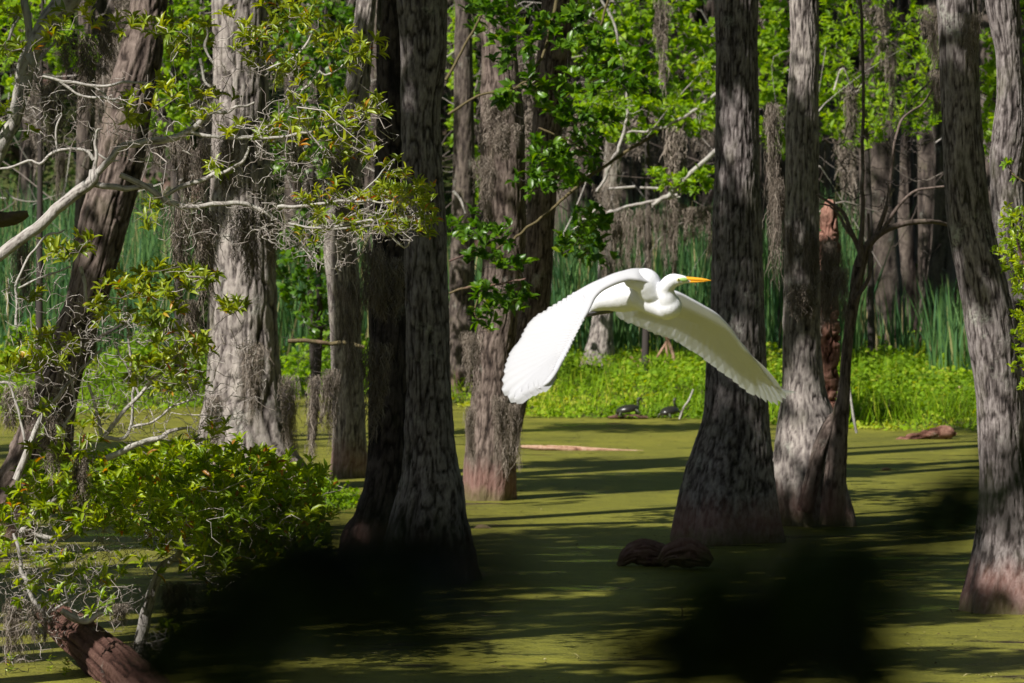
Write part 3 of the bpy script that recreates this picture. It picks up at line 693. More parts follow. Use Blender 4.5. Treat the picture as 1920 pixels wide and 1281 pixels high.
# ------------------------------------------------------------------ left bay shrub, its limbs and twigs
ALLB = dict(woody='twig')
S1 = bough('bay_shrub', [
    [(-40, 500, 24), (0, 478, 23), (70, 425, 22), (130, 375, 22), (168, 345, 22), (178, 318, 18)],
    [(178, 330, 14), (205, 300, 13), (230, 275, 13), (290, 264, 13), (340, 255, 14), (370, 235, 12), (395, 215, 8), (430, 212, 6), (480, 190, 4)],
    [(355, 247, 7), (400, 257, 7), (460, 258, 7), (520, 258, 6), (590, 245, 5), (640, 230, 4), (690, 215, 3), (730, 190, 2)],
    [(225, 328, 11), (265, 345, 12), (300, 368, 12), (325, 384, 11), (370, 386, 9), (440, 380, 9), (490, 398, 8), (540, 430, 6), (580, 470, 4), (600, 500, 3)],
    [(175, 345, 12), (200, 350, 12), (240, 352, 11), (290, 350, 9)],
    [(310, 368, 8), (340, 350, 9), (372, 338, 9), (420, 320, 7), (455, 300, 6), (470, 280, 5)],
    [(178, 318, 9), (180, 280, 6), (178, 245, 5), (186, 240, 3)], [(178, 285, 4), (200, 298, 4), (226, 297, 3)],
    [(175, 300, 7), (160, 283, 6), (110, 282, 6), (75, 308, 6), (60, 300, 5), (20, 318, 5), (-20, 324, 4)], [(108, 282, 4), (104, 240, 4), (118, 215, 3), (100, 222, 2)],
    [(80, 143, 5), (110, 150, 6), (150, 158, 6), (190, 160, 6), (240, 155, 5), (275, 153, 4)], [(112, 152, 5), (150, 178, 5), (190, 184, 5), (230, 182, 4)], [(172, 158, 4), (200, 182, 4), (240, 200, 3)],
    [(480, 258, 6), (540, 200, 5), (580, 160, 5), (600, 130, 5), (612, 138, 4), (640, 120, 3)], [(400, 120, 4), (385, 90, 6), (392, 60, 4), (380, 30, 3)], [(375, 110, 7), (382, 140, 6), (395, 165, 5)],
    [(520, 390, 6), (580, 385, 6), (640, 378, 5), (700, 370, 4), (760, 378, 3)], [(560, 410, 5), (620, 430, 5), (700, 425, 4), (760, 418, 3), (800, 400, 2)],
    [(500, 130, 3), (540, 110, 5), (556, 106, 5), (590, 60, 3)], [(650, 410, 4), (700, 380, 3), (715, 340, 3), (740, 300, 2)],
    ], [(170, 28, 45, 26), (105, 45, 20, 12, 5), (100, 70, 16, 12, 4), (260, 50, 38, 26), (300, 30, 40, 20), (345, 60, 50, 40), (335, 95, 30, 22), (310, 160, 45, 22), (330, 195, 40, 16), (250, 192, 16, 12, 5), (250, 222, 16, 10, 4),
        (395, 180, 34, 22), (375, 205, 36, 22), (480, 25, 60, 26), (560, 20, 50, 20), (520, 70, 60, 30), (600, 45, 40, 30), (640, 80, 50, 40), (690, 85, 26, 40), (500, 120, 50, 26), (560, 130, 40, 30), (470, 80, 40, 30), (650, 110, 40, 24),
        (600, 180, 60, 24), (680, 190, 50, 24), (560, 230, 60, 24), (640, 240, 70, 26), (710, 220, 24, 20), (470, 240, 40, 24), (540, 255, 60, 14), (620, 290, 60, 18), (700, 280, 30, 16), (405, 318, 22, 9, 6), (290, 400, 18, 26, 7), (20, 90, 40, 14, 5)],
    30.5, .45, 'sprawling shrub with lichened grey limbs and olive leaf rosettes across the upper left', 'leaf_olive', 71, .0076, (.058, .092), .14, bare=[(300, 220, 120, 90, 46), (150, 220, 90, 80, 36), (480, 160, 110, 110, 70), (600, 260, 130, 90, 90), (420, 400, 130, 60, 60), (560, 420, 80, 60, 50), (520, 330, 90, 60, 60), (60, 200, 50, 60, 16), (330, 420, 60, 60, 26)], cat='shrub', woody='twig', orange=.02)
S1b = bough('bay_shrub', [
    [(520, 388, 7), (590, 385, 6), (650, 375, 5), (710, 378, 4), (770, 372, 3)], [(540, 420, 6), (600, 428, 5), (680, 418, 5), (740, 410, 4), (790, 395, 2)], [(660, 378, 4), (700, 340, 3), (735, 300, 2)], [(720, 425, 4), (745, 455, 5), (758, 462, 3), (775, 445, 2)],
    [(700, 420, 3), (715, 390, 3), (725, 350, 2)]],
    [(735, 315, 26, 22, 9), (770, 350, 32, 26, 16), (800, 365, 20, 28, 10), (805, 400, 18, 24, 9), (750, 370, 34, 26, 16), (715, 360, 34, 22, 12), (680, 370, 30, 16, 9), (760, 410, 44, 24, 16), (700, 430, 50, 22, 14), (640, 400, 50, 24, 13), (600, 370, 40, 22, 10), (590, 440, 40, 20, 8), (790, 440, 18, 14, 5), (650, 340, 30, 14, 5)],
    29.5, .25, 'sunlit spray of narrow olive leaves and fine twigs crossing the touching dark pair', 'leaf_olive', 72, .012, (.045, .07), .13, bare=[(690, 400, 110, 50, 110), (740, 420, 60, 40, 50), (560, 430, 70, 50, 50), (620, 470, 60, 40, 34)], cat='shrub', woody='twig', orange=.05)
S2 = bough('bay_shrub', [
    [(30, 900, 14), (70, 800, 10), (110, 740, 8), (150, 700, 6), (190, 650, 4)], [(200, 860, 12), (245, 838, 11), (290, 822, 10), (330, 806, 7), (360, 800, 4)],
    [(195, 820, 9), (225, 780, 8), (262, 742, 7), (300, 700, 5), (350, 650, 4), (380, 620, 3)], [(190, 815, 8), (180, 760, 6), (165, 720, 5)], [(195, 820, 8), (230, 822, 7), (245, 800, 6), (250, 740, 5), (245, 680, 5), (235, 600, 4), (232, 560, 3)],
    [(245, 800, 6), (290, 790, 5), (330, 760, 4), (370, 745, 3)], [(262, 742, 5), (240, 690, 4), (215, 640, 3)], [(0, 718, 5), (18, 720, 5), (30, 760, 5), (45, 810, 5), (50, 850, 4)], [(30, 610, 6), (32, 560, 6), (32, 530, 5), (55, 480, 5), (85, 445, 5), (120, 430, 3)],
    [(150, 500, 8), (160, 540, 7), (168, 580, 6)], [(35, 540, 4), (80, 520, 4), (130, 500, 3)], [(120, 800, 6), (140, 760, 5), (130, 700, 4), (100, 660, 3)]],
    [(260, 535, 50, 26), (225, 525, 22, 18, 8), (300, 560, 40, 28), (290, 505, 30, 14, 6), (372, 522, 34, 18, 16), (345, 515, 20, 12, 6), (437, 574, 30, 9, 10), (300, 600, 44, 30), (330, 640, 40, 30), (190, 560, 24, 14, 6), (120, 465, 40, 16, 8), (165, 450, 30, 12, 5), (150, 480, 20, 14, 5),
     (70, 650, 40, 24), (110, 640, 40, 20), (60, 690, 50, 26), (30, 680, 30, 20), (115, 670, 30, 18), (210, 600, 30, 20, 8), (260, 700, 40, 30), (300, 690, 50, 26), (370, 650, 28, 26), (380, 660, 20, 20, 6), (95, 760, 20, 10, 5), (160, 790, 20, 10, 5), (170, 830, 22, 14, 8), (410, 800, 22, 9, 6), (60, 560, 16, 10, 3), (330, 720, 50, 20), (90, 830, 30, 16, 8)],
    30.2, .4, 'open twiggy shrub with yellow-green rosettes in the middle of the left side', 'leaf_olive', 73, .012, (.055, .09), .145, bare=[(250, 680, 130, 110, 150), (300, 780, 120, 60, 70), (100, 720, 100, 100, 90), (60, 560, 70, 80, 36), (420, 720, 90, 110, 60), (180, 600, 60, 60, 30)], cat='shrub', woody='twig', orange=.03)
S3 = bough('bay_bush', [
    [(258, 1240, 26), (268, 1180, 24), (280, 1130, 21), (300, 1070, 18), (330, 1040, 13), (360, 1010, 11), (400, 1000, 8), (470, 1000, 6), (520, 990, 4)], [(40, 1000, 14), (70, 960, 12), (110, 930, 9), (150, 900, 6)], [(60, 1000, 10), (110, 1010, 9), (170, 985, 6), (220, 970, 4)],
    [(330, 1040, 7), (370, 1060, 6), (420, 1030, 5), (450, 1020, 4)], [(110, 940, 5), (120, 960, 5), (170, 950, 4), (190, 920, 3)], [(160, 918, 4), (180, 900, 4), (170, 870, 3)], [(320, 950, 5), (380, 930, 4), (410, 880, 3), (425, 850, 2)], [(390, 880, 4), (350, 920, 5), (320, 950, 5)], [(450, 1000, 5), (500, 940, 4), (540, 900, 3)], [(400, 1000, 5), (480, 1050, 5), (560, 1060, 3)]],
    [(120, 900, 80, 40), (220, 900, 110, 50), (330, 890, 110, 55), (440, 890, 90, 55), (520, 920, 80, 55), (570, 960, 50, 60), (480, 980, 110, 60), (380, 960, 110, 60), (260, 950, 110, 45), (560, 1010, 60, 50), (500, 1040, 90, 45), (420, 1050, 70, 35), (590, 900, 26, 26, 7),
     (20, 975, 28, 40), (60, 930, 40, 30), (150, 960, 70, 40), (90, 880, 40, 20), (460, 850, 50, 18, 10), (360, 850, 60, 16, 10), (240, 870, 60, 20, 12), (300, 1030, 60, 30, 10), (450, 1090, 40, 16, 5)],
    31.5, .45, 'dense glossy green bay bush covering the lower left above the dark water', 'leaf_bay', 74, .021, (.06, .098), .145, bare=[(200, 1000, 170, 60, 130), (420, 960, 160, 70, 100), (500, 1040, 100, 50, 60), (60, 1000, 70, 70, 50)], cat='shrub', woody='twig', orange=.035, tb=(.15, .9))
S4 = bough('bay_bush', [
    [(95, 1165, 10), (60, 1120, 9), (40, 1060, 8), (30, 1000, 6)], [(130, 1155, 10), (160, 1160, 9), (180, 1150, 6), (210, 1130, 4)], [(150, 1168, 7), (140, 1150, 6), (120, 1100, 4), (140, 1060, 3)], [(300, 1220, 3), (290, 1190, 3), (285, 1180, 2)], [(260, 1210, 3), (290, 1205, 3), (320, 1190, 2)], [(90, 1150, 5), (160, 1110, 4), (210, 1080, 3)]],
    [(60, 1060, 60, 30), (110, 1070, 60, 30), (160, 1060, 40, 22), (210, 1085, 34, 16, 9), (190, 1115, 34, 18, 8), (40, 1110, 40, 20, 6), (20, 1050, 20, 30, 6), (320, 1180, 20, 12, 5), (120, 1120, 40, 16, 7)],
    30.3, .3, 'thin twiggy growth with sparse green leaves above the fallen log, bottom left', 'leaf_bay', 75, .006, (.045, .07), .17, bare=[(100, 1080, 110, 70, 130), (200, 1130, 60, 50, 40), (60, 1180, 70, 60, 50), (290, 1195, 40, 26, 10)], cat='shrub', woody='twig', orange=.02)
L1 = bough('lichened_limb', [[(145, -60, 54), (125, 0, 50), (85, 50, 40), (58, 95, 36), (45, 150, 34), (30, 210, 28), (8, 270, 26), (-20, 340, 22)], [(55, 70, 14), (52, 30, 15), (44, -10, 15), (40, -50, 15)], [(15, 80, 7), (25, 50, 6), (35, 25, 5)], [(60, 120, 7), (95, 90, 5), (110, 60, 3)]],
    [(10, 100, 30, 20, 6), (5, 220, 10, 30, 5), (18, 20, 24, 20, 6), (65, 250, 14, 8, 3)], 33, .3, 'thick lichen covered limb descending leftward in the top left corner', 'leaf_bay', 76, .01, (.05, .08), .18, bare=[(60, 130, 60, 50, 24)], woody='twig')
mb = MB(); P, R = px_path([(-60, 400, 34), (0, 412, 32), (30, 408, 26), (52, 400, 14)], 33.5); barktube(mb, P, R, 40, .015, .012, 30, 12, 5, low=.03)
tag(mb.build('broken_branch', M['bark_dark'], loc=P[0]), 'dark stubby dead branch end at the left edge', 'branch')

# ------------------------------------------------------------------ bank vegetation and reeds (uncountable)
def ground_cover():
    r = rng(91); mb = MB()
    n = 150000
    y = 54.2 + r.random(n) ** 1.25 * 19; x = r.uniform(-1, 1, n) * (.1 * y + .5)
    e = y - bank_D(x); edge = vnoise(np.c_[x * 1.7, y * .0, x * 0], 2) * .7 + vnoise(np.c_[x * 6, y * 3, x * 0], 4) * .35
    k = e > edge * .8 - .15; x, y, e = x[k], y[k], e[k]; n = len(x)
    dens = vnoise(np.c_[x * .9, y * .5, x * 0], 6)
    k = r.random(n) < .72 + dens * .5; x, y, e = x[k], y[k], e[k]; n = len(x)
    hmax = np.clip(e * .08, .03, .2) * (1 + .7 * vnoise(np.c_[x * 1.3, y * .8, x * 0], 7)) * (1 + .5 * vnoise(np.c_[x * 5, y * 5, x * 0], 17))
    z = np.maximum(ground_z(x, y), 0) + r.random(n) ** .6 * np.maximum(hmax, .02)
    up = unit(r.normal(size=(n, 3)) * .5 + [0, -.15, 1]); d = unit(r.normal(size=(n, 3)) * [1, 1, .5] + [0, 0, .25])
    L = r.uniform(.03, .075, n)
    t = np.clip(.5 + vnoise(np.c_[x * .8, y * .8, x * 0], 8) * .6 + vnoise(np.c_[x * 4, y * 2, x * 0], 18) * .3 + r.normal(0, .22, n), 0, 1)
    leaves(mb, np.c_[x, y, z], d, up, L, L * .36, t, 'round')
    # upright blades among them
    n = 26000; y = 55 + r.random(n) * 17; x = r.uniform(-1, 1, n) * (.1 * y + .5); e = y - bank_D(x); k = e > -.2; x, y = x[k], y[k]; n = len(x)
    L = r.uniform(.10, .34, n) * (1 + .5 * vnoise(np.c_[x, y, x * 0], 9))
    leaves(mb, np.c_[x, y, np.maximum(ground_z(x, y), 0)], r.normal(size=(n, 3)) * [.3, .3, .1] + [0, 0, 1], r.normal(size=(n, 3)), L, .006, np.clip(r.normal(.55, .3, n), 0, 1), 'diamond')
    return tag(mb.build('marsh_plants', M['grass'], smooth=False), 'sunlit yellow-green marsh plants carpeting the far bank', 'ground cover', kind='stuff')
ground_cover()
def blades(mb, C, H, r, w=(.008, .014), lean=.14, K=5, tb=(.05, .85)):
    n = len(C); a = r.uniform(0, 2 * np.pi, n); dirv = np.c_[np.cos(a), np.sin(a), np.zeros(n)]
    b = r.uniform(0, 2 * np.pi, n); sd = np.c_[np.cos(b), np.sin(b), np.zeros(n)]
    ln = np.abs(r.normal(0, lean, n)) ; bend = r.uniform(0, .25, n) ** 1.5; W_ = r.uniform(*w, n)
    u = np.linspace(0, 1, K)[None]
    off = (ln[:, None] * u + bend[:, None] * u ** 3) * H[:, None]
    P = C[:, None] + dirv[:, None] * off[..., None]; P[..., 2] += H[:, None] * u * (1 - bend[:, None] * u ** 2 * .5)
    ww = W_[:, None] * np.array([1, 1, .9, .6, .05][:K])[None]
    V = np.stack([P - sd[:, None] * ww[..., None], P + sd[:, None] * ww[..., None]], 2).reshape(-1, 3)
    o = (np.arange(n) * K * 2)[:, None]; j = np.arange(K - 1)[None] * 2
    F = np.stack([o + j, o + j + 1, o + j + 3, o + j + 2], -1).reshape(-1, 4)
    mb.add(V, F, np.repeat(np.where(r.random(n) < .07, 1., r.uniform(*tb, n)), K * 2))
def reed_bed():
    r = rng(92); mb = MB()
    for x0, x1, d0, d1, h0, h1, n in [(-40, 345, 66, 80, 1.3, 2.5, 2200), (500, 640, 66, 76, 1.2, 2.0, 800), (1040, 1345, 68, 77, 1.1, 2.2, 2000), (1425, 1475, 66, 76, 1.0, 2.0, 300), (1535, 1620, 68, 78, 1.2, 2.4, 500),
                                      (1620, 1760, 68, 72, .5, 1.0, 70), (1745, 1830, 63, 70, .5, 1.3, 300), (845, 1040, 66, 76, .8, 1.8, 500), (1680, 1700, 66, 67, .9, 1.25, 26), (620, 860, 66, 76, 1, 2, 250)]:
        D = r.uniform(d0, d1, n); x = (r.uniform(x0, x1, n) + r.normal(0, 6, n) - 960) / FPX * D
        blades(mb, np.c_[x, D, ground_z(x, D)], r.uniform(h0, h1, n), r)
    return tag(mb.build('reeds', M['reed'], smooth=False), 'tall blue-green reed blades standing behind the bank', 'reeds', kind='stuff')
reed_bed()
def undergrowth():
    r = rng(93); mb = MB(); n = 26000
    y = r.uniform(74, 112, n); x = r.uniform(-1, 1, n) * (.1 * y + 1); z = ground_z(x, y) + r.random(n) * (.5 + .9 * np.maximum(0, vnoise(np.c_[x * .5, y * .3, x * 0], 4)))
    leaves(mb, np.c_[x, y, z], r.normal(size=(n, 3)), r.normal(size=(n, 3)) + [0, 0, 1], r.uniform(.1, .22, n), r.uniform(.03, .07, n), r.random(n), 'diamond')
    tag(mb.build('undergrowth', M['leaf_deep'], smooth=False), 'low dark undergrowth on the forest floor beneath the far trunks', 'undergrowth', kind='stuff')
undergrowth()

# ------------------------------------------------------------------ spanish moss
def moss_mesh(seed, n=900, rad=.16, K=8, w=.0032):
    r = rng(seed); T = 9
    tx = r.normal(0, rad * .55, T); ty = r.normal(0, rad * .3, T); tl = r.uniform(.35, 1, T) * (1 - .45 * np.minimum(1, np.abs(tx) / rad / 1.2)); kk = r.integers(0, T, n)
    u = r.random(n); z0 = -u * tl[kk] * .8; lr = rad * .22 * (1.1 - u)
    L = tl[kk] * r.uniform(.14, .36, n)
    P = np.zeros((n, K, 3)); P[:, 0] = np.c_[tx[kk] * (1 - .2 * u) + r.normal(0, 1, n) * lr, ty[kk] + r.normal(0, 1, n) * lr, z0]
    d = unit(r.normal(size=(n, 3)) * [.8, .8, .5] + [0, 0, -.8])
    for k in range(1, K):
        d = unit(d * .5 + r.normal(size=(n, 3)) * [.5, .5, .25] + [0, 0, -.6])
        P[:, k] = P[:, k - 1] + d * (L / (K - 1))[:, None]
    sd = unit(r.normal(size=(n, 1, 3)) + np.zeros((n, K, 3)))
    ww = w * np.array([1, 1, 1, 1, .9, .8, .6, .2])[:K][None, :, None]
    V = np.stack([P - sd * ww, P + sd * ww], 2).reshape(-1, 3)
    o = (np.arange(n) * K * 2)[:, None]; j = np.arange(K - 1)[None] * 2
    F = np.stack([o + j, o + j + 1, o + j + 3, o + j + 2], -1).reshape(-1, 4)
    mb = MB(); mb.add(V, F, np.repeat(np.clip(r.normal(.5, .25, n), 0, 1), K * 2)); return mb
MOSS = []
MOSS_DONE = set()
for k in range(5):
    o = moss_mesh(500 + k, 1000, .17, w=.0028).build('spanish_moss', M['moss'], loc=(0, 0, 0), smooth=False); MOSS.append(o)
for k in range(2):
    o = moss_mesh(510 + k, 460, .2, w=.0055).build('spanish_moss', M['moss'], loc=(0, 0, 0), smooth=False); MOSS.append(o)
mr = rng(77)
def moss(px, py, D, wpx, hpx, label, group=None, k=None):
    k = int(mr.integers(0, 5)) if k is None else k
    if k in MOSS_DONE: o = MOSS[k].copy(); scn.collection.objects.link(o)
    else: o = MOSS[k]; MOSS_DONE.add(k)
    o.location = W(px, py, D); h = hpx / FPX * D; w = wpx / FPX * D / .42
    o.scale = (w, w, h); o.rotation_euler = (0, 0, float(mr.uniform(0, 6)))
    return tag(o, label, 'moss', group)
def moss_row(items, label, group):
    for it in items: moss(*it[:5], label, group)
G = 'tufts hanging with their neighbours from the same wood'
for (x, y, D, w, h, lab) in [
    (360, 255, 31, 90, 250, 'long grey-brown moss beard hanging under the forked limb, left of the broadest trunk'),
    (345, 385, 31, 80, 260, 'ragged moss beard under the lichened limb, left edge of the broadest trunk'),
    (385, 390, 31.3, 90, 230, 'dense moss beard in front of the broadest trunk\'s left edge'),
    (425, 255, 31.4, 70, 150, 'moss tuft high on the front of the broadest trunk, under the pale fork'),
    (460, 385, 31.2, 90, 190, 'moss beard hanging before the middle of the broadest trunk'),
    (510, 400, 31.1, 60, 140, 'small moss tuft at the right edge of the broadest trunk'),
    (300, 250, 31, 40, 90, 'thin moss tuft under the sunlit limb crossing the leaning trunk'),
    (150, 60, 33, 120, 210, 'wide grey moss mass between the lichened limb and the leaning trunk'),
    (105, 150, 32.6, 90, 170, 'moss tuft hanging below the bare twigs near the left edge'),
    (205, 30, 34, 70, 160, 'moss beard at the top in front of the leaning trunk'),
    (110, 285, 31.5, 40, 110, 'thin moss wisp under the horizontal twig at far left'),
    (360, 560, 31.5, 60, 130, 'moss clump below the leaf spray left of the broadest trunk'),
    (30, 720, 30.5, 90, 170, 'pale grey moss mass at the left edge above the bay bush'),
    (100, 770, 30.6, 80, 160, 'moss draped on the foot of the leaning trunk'),
    (150, 850, 30.7, 70, 140, 'moss tangle over the left end of the bay bush'),
    (40, 440, 33, 60, 180, 'grey moss under the thick limb end at the left edge'),
    (20, 1120, 30.8, 80, 190, 'dark moss hanging to the water in the bottom left corner'),
    (75, 1130, 30.2, 60, 150, 'moss strands hanging left of the fallen log'),
    (330, 1090, 32, 90, 130, 'dark moss clump under the bay bush, above the water'),
    (225, 1130, 30.0, 60, 60, 'small moss tuft on top of the fallen log'),
    (280, 1200, 30.2, 90, 90, 'coarse moss on the lower end of the fallen log'),
    (480, 640, 44, 80, 270, 'moss over the lower front of the broadest trunk'),
    (405, 740, 44, 60, 150, 'moss at the lower left of the broadest trunk'),
    (540, 700, 44.4, 60, 210, 'dark moss on the lower right of the broadest trunk'),
    (585, 700, 43, 60, 210, 'dark moss curtain hanging from the dead branch left of the thin pale trunk'),
    (620, 690, 43, 50, 170, 'second dark moss strand hanging beside the thin pale trunk'),
    (560, 240, 45, 70, 160, 'dim moss tuft behind the fine twigs, right of the broadest trunk'),
    (640, 280, 45, 80, 200, 'dim moss veil left of the dark pair, behind the spray'),
    (690, 455, 35.6, 80, 250, 'black-brown moss curtain in deep shade hanging on the left trunk of the pair'),
    (725, 480, 35.8, 90, 230, 'dark moss curtain between the two trunks of the dark pair'),
    (660, 520, 36.0, 60, 330, 'long dark moss curtain over the thin pale trunk\'s right edge'),
    (700, 640, 36.2, 90, 240, 'dark lower moss curtain on the left trunk of the pair'),
    (930, 170, 44.2, 90, 150, 'brown moss tuft on the upper front of the mossy trunk'),
    (950, 230, 44.1, 80, 130, 'tangled moss tuft on the right flank of the mossy trunk'),
    (910, 290, 44.3, 60, 150, 'moss hanging at the left flank of the mossy trunk'),
    (885, 620, 44.3, 60, 180, 'dark moss strip down the left flank of the mossy trunk'),
    (880, 760, 44.1, 36, 150, 'grey moss at the lower left of the mossy trunk'),
    (945, 740, 44.0, 50, 170, 'grey moss beard on the lower front of the mossy trunk'),
    (970, 755, 44.3, 44, 140, 'moss beard sticking out right of the mossy trunk above the water'),
    (985, 690, 45.5, 40, 90, 'dark moss wisp under the egret\'s near wing tip'),
    (1450, 190, 43, 60, 200, 'brown moss beard in the gap left of the slender pale trunk, upper'),
    (1455, 330, 43, 60, 240, 'long moss beard in the gap left of the slender pale trunk, lower'),
    (1485, 420, 41.5, 40, 130, 'moss on the front of the slender pale trunk at mid height'),
    (1522, 430, 41.5, 45, 170, 'moss veil between slender pale trunk and broken rotten trunk'),
    (1555, 450, 41.8, 60, 190, 'dark moss mass covering the middle of the broken rotten trunk'),
    (1585, 500, 41.2, 50, 130, 'moss on the crooked young tree\'s bend'),
    (1510, 530, 41.3, 90, 130, 'pale curly moss low on the slender pale trunk'),
    (1748, 10, 35, 60, 170, 'moss beard at the upper left flank of the large right trunk'),
    (1755, 130, 34.6, 50, 170, 'thin moss along the left flank of the large right trunk'),
    (1822, 20, 34.0, 50, 170, 'brown moss strip on the upper front of the large right trunk'),
    (1150, 170, 65, 60, 210, 'brown moss veil on the upper part of the small flared trunk above the egret'),
    (1145, 340, 65.2, 56, 190, 'brown moss veil on the middle of the small flared trunk above the egret'),
    (1553, 440, 42.5, 60, 190, 'upper dark moss on the broken rotten trunk'),
    (1548, 490, 42.45, 66, 180, 'thick dark moss wrapped on the middle of the broken rotten trunk'),
    (1560, 470, 42.4, 50, 200, 'moss on the right flank of the broken rotten trunk'),
    (1905, 560, 34.5, 60, 90, 'moss tuft right of the large right trunk'),
    ]:
    moss(x, y, D, w, h, lab)
for i in range(13):
    x = 1132 + i * 16.5; moss(x, 392 - (x - 1130) * .06 + mr.uniform(-4, 8), 58.4 + mr.uniform(-.3, .4), mr.uniform(24, 44), mr.uniform(100, 230) * (.6 + .4 * (i < 9)), 'brown moss tail in the curtain under the pale bare branch left of the straight trunk', 'moss curtain under the pale bare branch', k=5 + i % 2)
for i in range(64):
    D = mr.uniform(60, 92); px = mr.uniform(820, 1340) if i < 30 else mr.uniform(20, 1900); py = mr.uniform(-60, 260)
    if i >= 30 and px < 800: py = mr.uniform(-40, 160)
    moss(px, py, D, mr.uniform(35, 90), mr.uniform(110, 260), 'blurred grey-brown moss hanging among the far trunks', 'moss hanging in the background', k=5 + i % 2)

# ------------------------------------------------------------------ logs, knees and debris
def log(name, rows, D, mat, label, cat='log', seed=0, sides=48, amp=.012, fh=26, fv=4, low=.03, step=.02):
    mb = MB(); P, R = px_path(rows, D); barktube(mb, P, R, sides, step, amp, fh, fv, seed, low=low)
    return tag(mb.build(name, M[mat], loc=P[0]), label, cat)
log('fallen_log', [(85, 1148, 44, .3), (125, 1175, 74, 0), (175, 1215, 88, -.5), (230, 1265, 98, -1.0), (285, 1320, 104, -1.5), (340, 1385, 98, -2.1)], 30.8, 'log', 'cracked red-brown log sloping into the water, bottom left', seed=31, amp=.022, fh=30, fv=2.4, sides=130)
log('lichened_branch', [(115, 1145, 12), (140, 1160, 16), (165, 1165, 12), (185, 1152, 8), (200, 1150, 5)], 30.1, 'bark_lichen', 'white lichened branch stub lying on the fallen log', 'branch', seed=32, amp=.004)
log('half_sunk_log', [(1658, 832, 8), (1675, 832, 18), (1700, 824, 20), (1725, 818, 20), (1740, 815, 26), (1765, 811, 26), (1785, 812, 20), (1793, 815, 6)], 54.2, 'rot', 'lumpy brown log lying half sunk in duckweed before the right bank', seed=33, amp=.03, fh=10, fv=6, low=.07)
log('floating_branch', [(975, 838, 7), (1040, 841, 11), (1100, 844, 12), (1150, 847, 11), (1200, 850, 12), (1260, 853, 11), (1320, 856, 10)], 52.2, 'drift', 'long thin orange-brown branch floating in the middle of the duckweed', seed=34, amp=.012, fh=20, fv=6, low=.03)
for rows, D, lab, sd in [([(1160, 1062, 20), (1180, 1042, 52), (1205, 1036, 72), (1230, 1040, 66), (1255, 1050, 40)], 37.9, 'dark rounded stump lump in the shade left of the straight trunk\'s foot', 41),
                         ([(1240, 1056, 30), (1262, 1042, 62), (1290, 1038, 74), (1315, 1044, 58), (1334, 1056, 24)], 37.6, 'dark gnarled stump with a pale scar just below the straight trunk\'s foot', 42)]:
    log('tree_stump', rows, D, 'bark_dark', lab, 'stump', sd, 96, .035, 22, 9, .10)
for x, y, w, D, lab in [(1662, 879, 20, 49, 'small dark knob poking out of duckweed below the half sunk log'), (905, 989, 34, 41.6, 'low bark scrap floating right of the dark pair'), (1012, 1002, 14, 41, 'tiny dark bump floating in the duckweed left of centre stump'),
                        (1330, 808, 22, 56, 'small dark tussock at the bank edge beside the straight trunk'), (470, 985, 14, 42, 'tiny floating bark chip under the bay bush'), (1742, 992, 26, 41.6, 'flat floating bark chip right of the pale trunk\'s foot')]:
    log('floating_debris', [(x - w / 2, y + 3, 3), (x - w / 5, y + 1, w * .35), (x + w / 6, y + 1, w * .3), (x + w / 2, y + 3, 3)], D, 'bark_dark', lab, 'debris', int(x), 16, .006, 30, 8, .02)
SG = 'dead sticks leaning on the bank behind the egret'
for a, b, w, lab in [((1204, 655), (1238, 716), 5, 'thickest pale dead stick slanting right on the bank below the egret'), ((1262, 622), (1228, 672), 3.5, 'thin dead stick crossing upper right of the thick one'), ((1248, 640), (1252, 715), 3, 'upright dead stick behind the crossing ones'),
                     ((1245, 620), (1272, 700), 5, 'brown dead stick leaning right, rightmost of the bundle'), ((1182, 668), (1205, 700), 3, 'short dead stick at the left of the bundle'), ((1265, 670), (1222, 690), 3, 'nearly level dead stick low in the bundle'),
                     ((1240, 700), (1212, 722), 3.5, 'lowest dead stick pointing left in the grass'), ((1200, 672), (1210, 712), 3, 'second upright dead stick left in the bundle')]:
    log('dead_stick', [(a[0], a[1], w * 1.5), ((a[0] + b[0]) / 2 + 2, (a[1] + b[1]) / 2, w * 1.5), (b[0], b[1] + 4, w)], 65.6, 'drift', lab, 'stick', int(a[0]), 10, .004)
log('dead_stick', [(1274, 786, 4), (1282, 765, 4), (1292, 750, 4), (1300, 730, 3)], 57.6, 'bark_lichen', 'grey forked stick standing up beside the second turtle', 'stick', 5, 10, .003)
log('dead_stick', [(1700, 735, 4), (1770, 728, 6), (1835, 727, 6)], 60.5, 'drift', 'pale flat stick lying on the right bank beside the large trunk', 'stick', 6, 12, .004)
log('dead_stick', [(1606, 812, 5), (1600, 780, 5), (1594, 735, 4), (1592, 715, 3)], 50, 'bark_lichen', 'thin grey stick standing in water right of the crooked young tree', 'stick', 7, 10, .003)
log('dead_stick', [(1282, 1165, 3), (1280, 1150, 3), (1278, 1135, 2)], 33.4, 'drift', 'tiny stub of a stick standing out of the shaded water, centre bottom', 'stick', 8, 8, .001)
r = rng(97)
for x, y, lab in [(123, 1268, 'tiny feathery water plant at the bottom left beside the log'), (18, 1262, 'small tuft of grass at the very bottom left corner'), (95, 1262, 'tiny sprig between the two small water plants at bottom left')]:
    mb = MB(); D = 3e4 / (y - 270); c = W(x, y, D); n = 60 if x != 95 else 20
    zz = r.uniform(0, .10, n); leaves(mb, np.c_[c[0] + r.normal(0, .006, n), c[1] + r.normal(0, .006, n), zz], r.normal(size=(n, 3)) * [1, 1, .3] + [0, 0, .4], r.normal(size=(n, 3)), .03, .004, r.random(n), 'diamond')
    tag(mb.build('water_plant', M['leaf_bay'], loc=(c[0], c[1], 0)), lab, 'plant')

